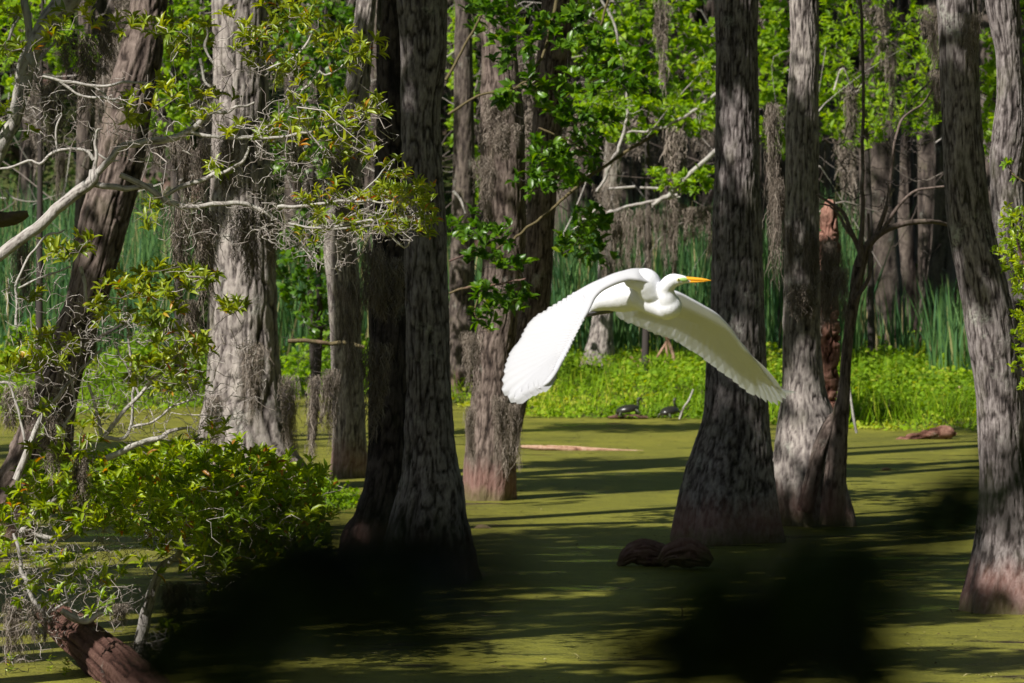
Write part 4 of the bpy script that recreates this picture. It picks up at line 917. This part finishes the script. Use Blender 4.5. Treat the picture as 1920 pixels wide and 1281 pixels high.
def litter():
    r = rng(120); mb = MB(); n = 5200
    y = 29 + r.random(n) ** 1.3 * 30; x = r.uniform(-1, 1, n) * (.1 * y + .3)
    k = (vnoise(np.c_[x * .9, y * .5, x * 0], 21) + r.normal(0, .35, n) > .0) & (y < bank_D(x) - .1); x, y = x[k], y[k]; n = len(x)
    a = r.uniform(0, 6.3, n); L = r.uniform(.012, .05, n) * np.where(r.random(n) < .06, 3.5, 1)
    leaves(mb, np.c_[x, y, np.full(n, .006)], np.c_[np.cos(a), np.sin(a) , r.normal(0, .15, n)], r.normal(size=(n, 3)) * .25 + [0, 0, 1], L, np.minimum(L * .3, .006), r.random(n), 'diamond')
    tag(mb.build('floating_litter', M['litter'], smooth=False), 'scattered specks of bark, needles and leaf bits floating on the duckweed', 'litter', kind='stuff')
m, nt, b = new_mat('litter'); M['litter'] = m
nt.links.new(ramp(nt, [(0, (.015, .01, .007)), (.5, (.08, .05, .03)), (.8, (.22, .2, .04)), (1, (.35, .3, .16))], attr(nt)), b.inputs['Base Color'])
litter()
def thicket():
    r = rng(121); mb = MB()
    for i in range(520):
        D = r.uniform(61, 82); px = r.uniform(0, 1920); py = r.uniform(-40, 420)
        c = W(px, py, D); L = r.uniform(.4, 1.8); d = unit(r.normal(size=3) * [1, .5, 1]); e = r.normal(size=3) * .18 * L
        P = np.array([c, c + d * L * .35 + e, c + d * L * .7 + e * .6 + [0, 0, r.normal() * .1], c + d * L]); q, _ = smooth_path(P, L / 8)
        tube(mb, q, np.linspace(1, .35, len(q)) * r.uniform(.004, .013), 3, r.random() ** 1.6, cap=False)
    tag(mb.build('thicket', M['twig'], smooth=True), 'tangle of thin bare twigs between the far trunks', 'thicket', kind='stuff')
thicket()
# ------------------------------------------------------------------ turtles
def ellipsoid(mb, c, rad, n=16, m_=24, t=.5, zmin=-1., rot=None):
    a = np.linspace(-np.pi / 2, np.pi / 2, n); b = np.arange(m_) / m_ * 2 * np.pi
    V = np.stack([np.cos(a)[:, None] * np.cos(b), np.cos(a)[:, None] * np.sin(b), np.maximum(np.sin(a)[:, None], zmin) + 0 * b], -1) * np.array(rad)
    V = V.reshape(-1, 3)
    if rot is not None: V = V @ np.array(rot).T
    i = np.arange(n - 1)[:, None] * m_; j = np.arange(m_)[None]; j2 = (j + 1) % m_
    mb.add(V + np.array(c), np.stack([i + j, i + j2, i + m_ + j2, i + m_ + j], -1).reshape(-1, 4), t)
def turtle(px, py, D, half, heading, neck_dir, label):
    """shell half length in metres, heading angle in the ground plane (0 = to the right)"""
    c = W(px, py, D); base = np.array([c[0], c[1], 0.05])
    root = thing('turtle', tuple(map(float, base)), label, 'turtle', 'turtles basking at the edge of the bank')
    ch, sh = math.cos(heading), math.sin(heading); Rz = np.array([[ch, -sh, 0], [sh, ch, 0], [0, 0, 1]])
    tl = math.radians(-10); Ry = np.array([[math.cos(tl), 0, math.sin(tl)], [0, 1, 0], [-math.sin(tl), 0, math.cos(tl)]]); Rt = Rz @ Ry
    def X(v): return base + Rt @ (np.array(v) * half)
    sm = MB()
    a = np.linspace(0, 1, 14); b = np.arange(40) / 40 * 2 * np.pi
    rr = np.sin(a * np.pi / 2)
    ring = np.stack([rr[:, None] * np.cos(b) * (1 + .04 * np.cos(2 * b)), rr[:, None] * np.sin(b) * .76, (np.cos(a * np.pi / 2) ** .8)[:, None] * .50 + .34 + 0 * b], -1)
    ring[-1, :, 2] -= .03
    lowr = np.stack([.9 * np.cos(b), .68 * np.sin(b), 0 * b + .2], -1)[None]; lc = np.stack([0 * b, 0 * b, 0 * b + .17], -1)[None]
    V = np.concatenate([ring, lowr, lc]).reshape(-1, 3)
    scute = vnoise(V * [5, 7, 3], 3)
    V = np.array([X(v) for v in V]); i = np.arange(15)[:, None] * 40; j = np.arange(40)[None]; j2 = (j + 1) % 40
    sm.add(V, np.stack([i + j, i + j2, i + 40 + j2, i + 40 + j], -1).reshape(-1, 4), scute * .5 + .5)
    bd = MB()
    nk = [X((.75, 0, .38)), X((.98, 0, .52)), X(neck_dir), X((neck_dir[0] + .05, neck_dir[1], neck_dir[2] + .22)), X((neck_dir[0] + .2, neck_dir[1], neck_dir[2] + .32)), X((neck_dir[0] + .38, neck_dir[1], neck_dir[2] + .30))]
    q, _ = smooth_path(np.c_[nk, np.array([.17, .15, .13, .14, .14, .05]) * half], half * .08); tube(bd, q[:, :3], q[:, 3], 12)
    hd = X((neck_dir[0] + .17, neck_dir[1], neck_dir[2] + .32)); ellipsoid(bd, hd, (.19 * half, .15 * half, .14 * half), rot=Rt)
    ellipsoid(bd, X((0, 0, .27)), (.82 * half, .6 * half, .14 * half), rot=Rt)
    for fx, fy in ((.62, .55), (.62, -.55), (-.62, .5), (-.62, -.5)):
        q, _ = smooth_path(np.c_[[X((fx, fy * .8, .3)), X((fx * 1.25, fy * 1.25, .2)), X((fx * 1.35, fy * 1.35, .02)), X((fx * 1.35 + .2, fy * 1.35, -.04))], np.array([.15, .13, .11, .07]) * half], half * .08); tube(bd, q[:, :3], q[:, 3], 8)
    q, _ = smooth_path(np.c_[[X((-.9, 0, .25)), X((-1.15, 0, .15)), X((-1.35, .05, .05))], np.array([.08, .05, .015]) * half], half * .08); tube(bd, q[:, :3], q[:, 3], 8)
    bo = bd.build('body', M['turtle_skin'], root)
    rm = bo.modifiers.new('r', 'REMESH'); rm.mode = 'VOXEL'; rm.voxel_size = half * .045; rm.use_smooth_shade = True
    sm.build('shell', M['turtle_shell_mat'], root)
turtle(1178, 785, 58.2, .125, .12, (1.02, 0, .85), 'dark turtle with domed shell facing right with raised head, nearer the egret\'s tail side')
turtle(1256, 786, 57.9, .12, .9, (.85, 0, 1.0), 'dark turtle turned half away with neck stretched up, close to the straight trunk')
log('half_sunk_log', [(1140, 783, 4), (1165, 781, 9), (1200, 782, 9), (1215, 783, 4)], 58.15, 'log', 'short wet log under the left turtle', seed=36, amp=.01)

# ------------------------------------------------------------------ the great egret
EG = thing('egret', tuple(map(float, W(1215, 555, 20))), 'white egret flying right with wings swept down and yellow-orange bill', 'bird')
def remesh_capsules(chains, vox, name, mat, parent, smooth_it=6):
    mb = MB()
    for ch in chains:
        a = np.array([[*W(x, y, D), rr * .002] for x, y, D, rr in ch]); q, _ = smooth_path(a, .004) if len(a) > 2 else smooth_path(a, .004)
        # spheres swept as a tube with round ends
        tube(mb, q[:, :3], q[:, 3], 28)
        for e in (0, -1): ellipsoid(mb, q[e, :3], (q[e, 3],) * 3, 14, 20)
    o = mb.build(name, M[mat], parent)
    rm = o.modifiers.new('remesh', 'REMESH'); rm.mode = 'VOXEL'; rm.voxel_size = vox; rm.use_smooth_shade = True
    sm = o.modifiers.new('smooth', 'SMOOTH'); sm.iterations = smooth_it; sm.factor = .6
    dg = bpy.context.evaluated_depsgraph_get(); me = bpy.data.meshes.new_from_object(o.evaluated_get(dg)); o.modifiers.clear(); o.data = me
    if not me.materials: me.materials.append(M[mat])
    for p in me.polygons: p.use_smooth = True
    return o
remesh_capsules([
    [(1108, 583, 20.12, 3), (1120, 573, 20.09, 12), (1138, 562, 20.06, 22.5), (1165, 555, 20.04, 31), (1195, 549, 20.02, 33), (1214, 552, 19.99, 35), (1234, 568, 19.95, 28), (1250, 578, 19.92, 22), (1257, 575, 19.90, 22)],
    [(1186, 524, 19.935, 17), (1200, 526, 19.915, 21.5), (1212, 528.5, 19.915, 24.5), (1223, 546, 19.93, 25)],
    [(1256, 571, 19.90, 21.5), (1252, 560, 19.885, 17), (1249, 546, 19.88, 15.5), (1251, 535, 19.87, 14.5), (1261, 527, 19.865, 13.6), (1273, 525, 19.86, 10.5), (1284, 525, 19.857, 7.2), (1292, 528, 19.855, 3.6), (1301, 530.5, 19.855, 1.4)],
    ], .0035, 'body', 'plumage', EG)
# beak
mb = MB()
def cone(rows, ex, ey, sides=16):
    P = np.array([W(x, y, D) for x, y, D, h, w in rows]); hh = np.array([h for *_, h, w in rows]) * .002; wq = np.array([w for *_, w in rows]) * .002
    th = np.arange(sides) / sides * 2 * np.pi
    V = P[:, None] + np.stack([0 * th[None] * hh[:, None], np.sin(th)[None] * wq[:, None], np.cos(th)[None] * hh[:, None]], -1)
    i = np.arange(len(rows) - 1)[:, None] * sides; j = np.arange(sides)[None]; j2 = (j + 1) % sides
    mb.add(V.reshape(-1, 3), np.stack([i + j, i + j2, i + sides + j2, i + sides + j], -1).reshape(-1, 4), .5)
cone([(1281, 523.2, 19.857, 3.8, 4.6), (1288, 523.0, 19.856, 4.1, 4.4), (1300, 523.5, 19.855, 3.6, 3.6), (1314, 524.2, 19.853, 2.9, 2.6), (1325, 525.2, 19.852, 1.8, 1.6), (1333, 526.2, 19.851, .3, .3)], 1, 1)
cone([(1284, 528.4, 19.857, 2.2, 4.0), (1294, 528.6, 19.856, 2.2, 3.6), (1308, 528.2, 19.855, 1.8, 2.6), (1322, 527.3, 19.853, 1.1, 1.4), (1331, 526.6, 19.852, .3, .3)], 1, 1)
mb.build('beak', M['bill'], EG)
mb = MB(); ellipsoid(mb, W(1281.5, 524.4, 19.8435), (.0175, .006, .0078), rot=[[math.cos(.05), 0, .05], [0, 1, 0], [-.05, 0, 1]]); mb.build('face_patch', M['lore'], EG)
mb = MB(); ellipsoid(mb, W(1271.8, 524.5, 19.8405), (.0066, .0045, .0066)); eye = mb.build('eye', M['iris'], EG)
mb = MB(); ellipsoid(mb, W(1271.8, 524.5, 19.8368), (.0033, .0022, .0033)); mb.build('pupil', M['pupil'], eye)

def feather(mb, Dfun, root, tip, w, lift, nrm, K=14, bow=0., tw=.0022):
    """one quill feather: px root/tip, half width in px, layered along the wing's normal"""
    a = np.array(root, float); b = np.array(tip, float); u = np.linspace(0, 1, K); d = b - a; Ln = np.linalg.norm(d); d /= Ln; s = np.array([-d[1], d[0]])
    c = a + (b - a) * u[:, None] + s * (np.sin(u * np.pi) * bow)[:, None]
    prof = np.interp(u, [0, .12, .5, .8, .92, .975, 1], [.1, .7, 1, 1, .9, .66, .12]) * w
    rows = []
    for q, l in ((-1, -tw), (-.5, -tw * .2), (0, tw * .75), (.5, tw * .6), (1, tw)):
        p = c + s * (q * prof)[:, None]
        rows.append(np.array([W(x, y, Dfun(x, y)) for x, y in p]) + nrm * (lift + l))
    V = np.stack(rows, 1).reshape(-1, 3); i = np.arange(K - 1)[:, None] * 5; j = np.arange(4)[None]
    F = np.stack([i + j, i + j + 1, i + 5 + j + 1, i + 5 + j], -1).reshape(-1, 4); mb.add(V, F, .5)
def curve(pts, n):
    p = np.array(pts, float); q, _ = smooth_path(np.c_[p, np.zeros(len(p))], 1.0); d = np.linspace(0, len(q) - 1, n)
    return np.stack([np.interp(d, np.arange(len(q)), q[:, k]) for k in range(2)], 1)
def arm(mb, Dfun, lead, mid, nrm, t0, t1, n=60, m_=12):
    """fleshy leading part of the wing, an aerofoil section from the front edge back to mid chord"""
    Lc = curve(lead, n); Mc = curve(mid, n); th = np.arange(m_ * 2) / (m_ * 2) * 2 * np.pi
    rows = []
    for k in range(n):
        v = (1 - np.cos(th)) / 2; tk = min(1, .25 + k / 7) * (t0 + (t1 - t0) * (k / (n - 1)) ** .7) * np.sin(th) * (1 - v * .75)
        p = Lc[k] + (Mc[k] - Lc[k]) * v[:, None]
        wrinkle = vnoise(np.c_[p * .06, p[:, :1] * 0], 5) * .0012
        rows.append(np.array([W(x, y, Dfun(x, y)) for x, y in p]) + nrm * (tk + .0045 * (tk > 0) + wrinkle)[:, None])
    V = np.array(rows).reshape(-1, 3); s = m_ * 2; i = np.arange(n - 1)[:, None] * s; j = np.arange(s)[None]; j2 = (j + 1) % s
    mb.add(V, np.stack([i + j, i + j2, i + s + j2, i + s + j], -1).reshape(-1, 4), .5)
    for k in (0, n - 1):
        q = V.reshape(n, s, 3)[k]; mb.add(np.vstack([q, q.mean(0)]), [[a, (a + 1) % s, s] for a in range(s)], .5)
# near wing, its upper side towards us
def Dn(x, y):
    dx, dz = (x - 1200) * .002, -(y - 510) * .002
    return 19.905 - .485 * dx + 1.29 * dz - .055 * math.exp(-((x - 1150) / 60) ** 2) + .02 + max(0, x - 1196) * .0016
Nn = unit(np.array([-.165, -.34, .44]))
leadN = [(1226, 534), (1188, 526), (1168, 529), (1150, 535), (1131, 545), (1117, 559), (1110, 573), (1100, 593), (1080, 623), (1072, 648), (1060, 671), (1045, 699), (1031, 718), (1016, 727)]
trailN = [(1228, 514), (1200, 504.5), (1162, 511), (1131, 523), (1099, 538), (1067, 557), (1038, 579), (1011, 598), (995, 611), (984, 627), (973, 650), (959, 667), (951, 686), (947, 702)]
L_ = curve(leadN, 60); Tt = curve(trailN, 60)
mb = MB()
midN = [tuple(l + (t - l) * f) for l, t, f in zip(np.array(leadN, float), np.array(trailN, float), np.r_[1, 1, 1, 1, 1, .99, .97, .92, .82, .72, .6, .46, .32, .2])]
nf = 30
tips = np.vstack([curve(trailN[5:], 19), [(944, 719), (943.5, 736), (955, 749.5), (966.5, 752), (980, 742), (993, 736), (1004, 730), (1013, 728)]])
tips[:7] = tips[:7] + np.array([6., 8.]) * np.linspace(1, .2, 7)[:, None]
roots = curve([(1098, 566), (1094, 585), (1085, 605), (1072, 632), (1064, 650), (1056, 665), (1048, 678), (1043, 688), (1040, 696)], len(tips))
for k in range(len(tips)):
    w = 11 if k < 6 else 8.6
    feather(mb, Dn, roots[k], tips[k], w, .0015 + (.0004 * (k % 2)), Nn, tw=.015)
ct = curve([(1108, 552), (1084, 570), (1058, 592), (1035, 618), (1018, 640), (1002, 668), (990, 694), (985, 716), (1000, 722)], 26)
cr = curve([(1130, 534), (1114, 554), (1108, 575), (1090, 610), (1076, 638), (1066, 660), (1052, 684), (1038, 704), (1028, 714)], 26)
for k in range(26): feather(mb, Dn, cr[k], ct[k], 9.5, .006, Nn, tw=.004)
arm(mb, Dn, leadN, midN, Nn, .017, .004)
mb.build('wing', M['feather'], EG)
# far wing, its under side towards us
def Df(x, y):
    dx, dz = (x - 1230) * .002, -(y - 550) * .002
    return 20.05 - .444 * dx - 1.6 * dz
Nf = unit(np.array([-.444, -1., -1.6]))
leadF = [(1215, 548), (1240, 545), (1265, 545), (1291, 557), (1322, 574), (1347, 590), (1369, 613), (1387, 638), (1409, 665), (1430, 692), (1448, 716)]
midF = [(1205, 580), (1225, 590), (1255, 592), (1285, 597), (1312, 608), (1335, 624), (1356, 642), (1373, 660), (1395, 683), (1420, 706), (1444, 724)]
tipsF = [(1155, 588), (1167, 596.5), (1184, 604), (1199, 611), (1214, 619), (1226, 625), (1240, 630), (1254, 634), (1268, 641), (1282, 649), (1294, 657), (1306, 663), (1319, 671), (1331, 681), (1344, 690), (1357, 700), (1372, 710), (1388, 721), (1400, 731), (1414, 741), (1425, 747), (1437, 754), (1448, 757), (1459, 760), (1467, 755), (1474, 748), (1466, 737)]
rootsF = curve([(1222, 562), (1245, 562), (1275, 566), (1305, 578), (1330, 591), (1348, 602), (1362, 618), (1375, 634), (1384, 646), (1396, 660)], len(tipsF))
mb = MB()
for k in range(len(tipsF)):
    feather(mb, Df, rootsF[k], tipsF[k], 13.5 if k < 20 else 6.5, .0015 + .0005 * (k % 2), Nf, tw=-.0022 if k < 20 else -.002, bow=-4)
ctF = curve([(1190, 590), (1225, 603), (1262, 614), (1300, 634), (1335, 658), (1368, 684), (1400, 708), (1425, 722)], 26)
crF = curve([(1225, 560), (1250, 562), (1285, 572), (1315, 586), (1342, 602), (1366, 624), (1386, 650), (1408, 678)], 26)
for k in range(26): feather(mb, Df, crF[k], ctF[k], 11, .004, Nf, tw=-.0012)
for k in range(9): feather(mb, Df, (1440 + k * 1.2, 715 + k * 1.5), (1478 + k * 2.2, 742 - k * .8), .7, .001, Nf, tw=0, K=5)
arm(mb, Df, leadF, midF, Nf, .012, .0035)
mb.build('wing', M['feather_brightened'], EG)
# tail behind the near wing, legs
mb = MB()
for k in range(7): feather(mb, lambda x, y: 20.12 + (1115 - x) * .0012, (1118, 581), (1040 + k * 4, 574 + k * 3.2), 6, .0008 * k, np.array([0, -1., 0]), tw=.001)
mb.build('tail', M['feather'], EG)
for dy, dD in ((0, 0), (3.4, .03)):
    mb = MB(); q, _ = smooth_path(np.array([[*W(1146, 580 + dy * .4, 20.05 + dD), .012], [*W(1128, 584 + dy * .7, 20.08 + dD), .0068], [*W(1100, 589 + dy, 20.11 + dD), .0052], [*W(1075, 592 + dy, 20.14 + dD), .0056], [*W(1070, 592 + dy, 20.145 + dD), .007], [*W(1050, 593 + dy, 20.16 + dD), .004]]), .01)
    tube(mb, q[:, :3], q[:, 3], 8)
    for t_ in (-1, 0, 1):
        q, _ = smooth_path(np.array([[*W(1052, 593 + dy, 20.16 + dD), .004], [*W(1040, 593 + dy + t_ * 2, 20.17 + dD), .0032], [*W(1026, 594 + dy + t_ * 3, 20.18 + dD), .0012]]), .01); tube(mb, q[:, :3], q[:, 3], 6)
    mb.build('leg', M['black_leg'], EG)

# ------------------------------------------------------------------ unseen trees added around the frame to throw dappled shade and block sky light
def shade_tree(gx, gy, z, rad, n, seed, label, squash=.6):
    """crown centre is the point of height z whose shadow falls on (gx, gy)"""
    cot = ce / se; c = np.array([gx - z * cot * sa, gy - z * cot * ca, z])
    root = thing('swamp_tree', (float(c[0]), float(c[1]), 0), label, 'tree', 'unseen trees added to block sky light' if 'right of' in label else 'unseen trees added to cast shade')
    mb = MB(); zs = np.array([-.4, 0, .6, 2, z * .6, z]); rs = np.array([.4, .36, .24, .19, .15, .08]); P = np.c_[c[0] + vnoise(np.c_[zs, zs, zs], seed) * .2, c[1] + 0 * zs, zs]
    lim_x = .105 * c[1] + 1.6
    if abs(c[0]) < lim_x:      # rooted outside the view, leaning in over it
        sg = np.sign(c[0]) if abs(c[0]) > 1.5 else (1 if gx > 2 else -1); bx = sg * lim_x
        P[:4, 0] = bx; P[4, 0] = bx; P[4, 2] = min(6.5, z * .7); P[5, 0] = c[0]; root.location = (float(bx), float(c[1]), 0)
    barktube(mb, P, rs, 24, .12, .01, seed=seed); mb.build('trunk', M['bark_far'], root)
    r = rng(seed + 900); fo = MB(); lim = MB()
    cc = leaf_crown(fo, c, (rad, rad, rad * squash), r, n, (.14, .28), 22)
    for q in cc[:12]:
        s_, _ = smooth_path([c - [0, 0, rad * .6], (c + q) / 2 + r.normal(size=3) * .2, q], .3); tube(lim, s_, np.linspace(.07, .012, len(s_)), 5)
    lim.build('limb', M['bark_far'], root); fo.build('crown', M['leaf_gum'], root, smooth=False)
SHADE = [(-.2, 37.4, 9, 1.7, 3400), (1.8, 38.6, 9.5, 1.5, 2600), (2.7, 41.6, 9, 1.2, 650), (3.3, 38.0, 10, 1.5, 2000), (-2.9, 35.8, 9, 1.7, 2800), (1.0, 47.2, 9, 1.3, 2000), (1.0, 50.3, 10, .8, 900), (1.4, 56.5, 10, .9, 900),
         (3.7, 57.3, 10, .7, 800), (-3.0, 41, 9, 1.6, 2600), (-.5, 29.6, 8, 1.2, 1700), (.3, 38.7, 9, 1.2, 1800), (.6, 34.6, 9, 1.2, 1500), (1.9, 36.3, 9, 1.2, 1300), (2.1, 30.9, 8, .8, 700), (2.4, 34.4, 9, 1.1, 1300), (4.3, 43.3, 9, 1.1, 800), (5.0, 36.4, 9, .9, 800), (-4.0, 52, 10, 1.8, 1800), (5.2, 68, 10, 1.4, 900), (2.7, 49.0, 9, 1.0, 1600), (.9, 40.4, 9, 1.2, 2400)]  # added crowns, each placed where its shadow should fall
SHADE += [(gx, gy, 12.5, 3.3, 3600) for gx in (-8, -2.5, 3, 8.5) for gy in (84, 93, 102)]  # added high canopy that darkens the far forest
for k, s in enumerate(SHADE): shade_tree(*s, 700 + k, 'unseen swamp tree added beside the picture so its crown throws shade')
for k, (x, y, z, rad) in enumerate([(5.5, 22, 6, 3), (6.5, 29, 8, 3.2), (7.2, 36, 7, 3), (7.8, 43, 8, 3.2), (8.5, 50, 9, 3.2), (10.5, 57, 9, 3.4), (11, 33, 11, 3.6), (12, 44, 12, 3.6), (10, 24, 10, 3.6), (6, 15, 7, 3), (5, 40, 12.5, 3), (3, 33, 13, 3), (2, 43, 13.5, 3), (5, 50, 14, 3.2), (-1, 24, 14, 3.2), (3, 24, 13, 3.4), (0, 34, 15, 3.4), (-1, 44, 15, 3.4), (6, 46, 14, 3.4), (1, 54, 15, 3.6), (7, 56, 14, 3.4), (2, 64, 14, 3.6), (8, 66, 13, 3.4), (-2, 74, 14, 3.4), (5, 76, 14, 3.6), (9, 80, 13, 3.6), (1, 86, 13, 3.6), (-6, 84, 13, 3.6)]):
    cot = ce / se; shade_tree(x + z * cot * sa, y + z * cot * ca, z, rad, 5200, 740 + k, 'unseen dense tree added over and right of the picture to block sky light', .9)  # crowns added to keep sky light off the shaded sides
wall = thing('swamp_tree', (-27, 6, 0), 'unseen dense tree added behind and beside the viewpoint to block sky light', 'tree', 'unseen trees added around the viewpoint to block sky light')  # added ring of unseen trees, cuts the sky light reaching the scene
mb = MB(); barktube(mb, [(-27, 6, -.3), (-27, 6, 4), (-26.8, 6, 9)], [.4, .3, .15], 20, .2); mb.build('trunk', M['bark_far'], wall)
fo = MB(); leaf_crown(fo, (-27, 6, 8), (4.6, 4.6, 5.5), rng(880), 5200, (.4, .7), 60); fo.build('crown', M['leaf_deep'], wall, smooth=False)
r = rng(881)
for x, y in [(-24, -2), (-29, 14), (-28, 24), (-30, 33), (-31, 43), (-31, 52), (-32, 62), (-12, -9), (-4, -10), (4, -9), (11, -7), (17, -1), (15, 8), (-16, -15), (-7, -18), (2, -18), (12, -16), (20, 12), (19, 22), (20, 32), (21, 42), (22, 52), (23, 62)]:
    copy_thing(wall, (x, y, 0), 'unseen dense tree added behind and beside the viewpoint to block sky light', r.uniform(0, 6), r.uniform(1., 1.3))
# low dark boughs near the lens, then an unseen tree added to shade them
def near_bough(skel, cl, D, seed, label, n_scale=1.0):
    r = rng(seed); b = W(skel[0][0], skel[0][1], D + skel[0][3]); root = thing('foreground_branch', tuple(map(float, b)), label, 'branch', 'dark leafy branches close to the viewpoint')
    wd = MB(); fo = MB(); P = np.array([W(x, y, D + d) for x, y, w, d in skel]); R = np.array([w / 2 / FPX * D for x, y, w, d in skel]); q, _ = smooth_path(np.c_[P, R], .01); tube(wd, q[:, :3], q[:, 3], 8)
    tg = ellipse_pts(r, [(x, y, rx, ry, max(1, int(n * n_scale))) for x, y, rx, ry, n in cl], D, .06, .001)
    ax = colonize(wd, list(q[::2, :3]), tg, r, .0008, .001, .2)
    rosettes(fo, tg, unit(ax + r.normal(size=ax.shape) * .4), r, nl=(4, 7), L=(.014, .028), wr=.19, shape='lance', orange=0)
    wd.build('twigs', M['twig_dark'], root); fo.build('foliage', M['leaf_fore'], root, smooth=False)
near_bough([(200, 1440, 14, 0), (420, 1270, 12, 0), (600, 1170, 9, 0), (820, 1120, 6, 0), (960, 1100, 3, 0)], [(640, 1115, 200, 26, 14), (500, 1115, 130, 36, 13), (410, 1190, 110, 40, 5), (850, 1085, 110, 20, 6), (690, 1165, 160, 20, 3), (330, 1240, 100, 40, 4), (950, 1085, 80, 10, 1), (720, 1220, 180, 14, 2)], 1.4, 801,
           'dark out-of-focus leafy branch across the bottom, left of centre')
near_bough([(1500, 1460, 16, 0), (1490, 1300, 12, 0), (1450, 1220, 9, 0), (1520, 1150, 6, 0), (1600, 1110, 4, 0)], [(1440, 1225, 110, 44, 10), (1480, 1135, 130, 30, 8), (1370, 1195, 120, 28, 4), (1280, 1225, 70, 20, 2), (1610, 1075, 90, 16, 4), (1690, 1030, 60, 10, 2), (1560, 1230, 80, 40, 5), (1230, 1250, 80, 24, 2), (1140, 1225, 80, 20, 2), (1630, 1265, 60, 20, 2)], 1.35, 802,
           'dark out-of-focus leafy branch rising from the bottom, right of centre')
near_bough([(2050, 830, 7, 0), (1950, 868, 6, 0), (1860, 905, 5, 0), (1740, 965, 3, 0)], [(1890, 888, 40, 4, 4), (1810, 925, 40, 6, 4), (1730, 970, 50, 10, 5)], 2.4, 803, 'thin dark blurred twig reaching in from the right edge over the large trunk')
root = thing('viewpoint_shade_tree', (-3.2, -.6, .7), 'unseen dark tree added beside the viewpoint to shade the near branches', 'tree')  # added out of view, crown set to keep sun off the near leaves
mb = MB(); barktube(mb, [(-3.2, -.6, .3), (-3.1, -.5, 3), (-3, -.3, 6)], [.2, .16, .09], 24, .1); mb.build('trunk', M['bark_dark'], root)
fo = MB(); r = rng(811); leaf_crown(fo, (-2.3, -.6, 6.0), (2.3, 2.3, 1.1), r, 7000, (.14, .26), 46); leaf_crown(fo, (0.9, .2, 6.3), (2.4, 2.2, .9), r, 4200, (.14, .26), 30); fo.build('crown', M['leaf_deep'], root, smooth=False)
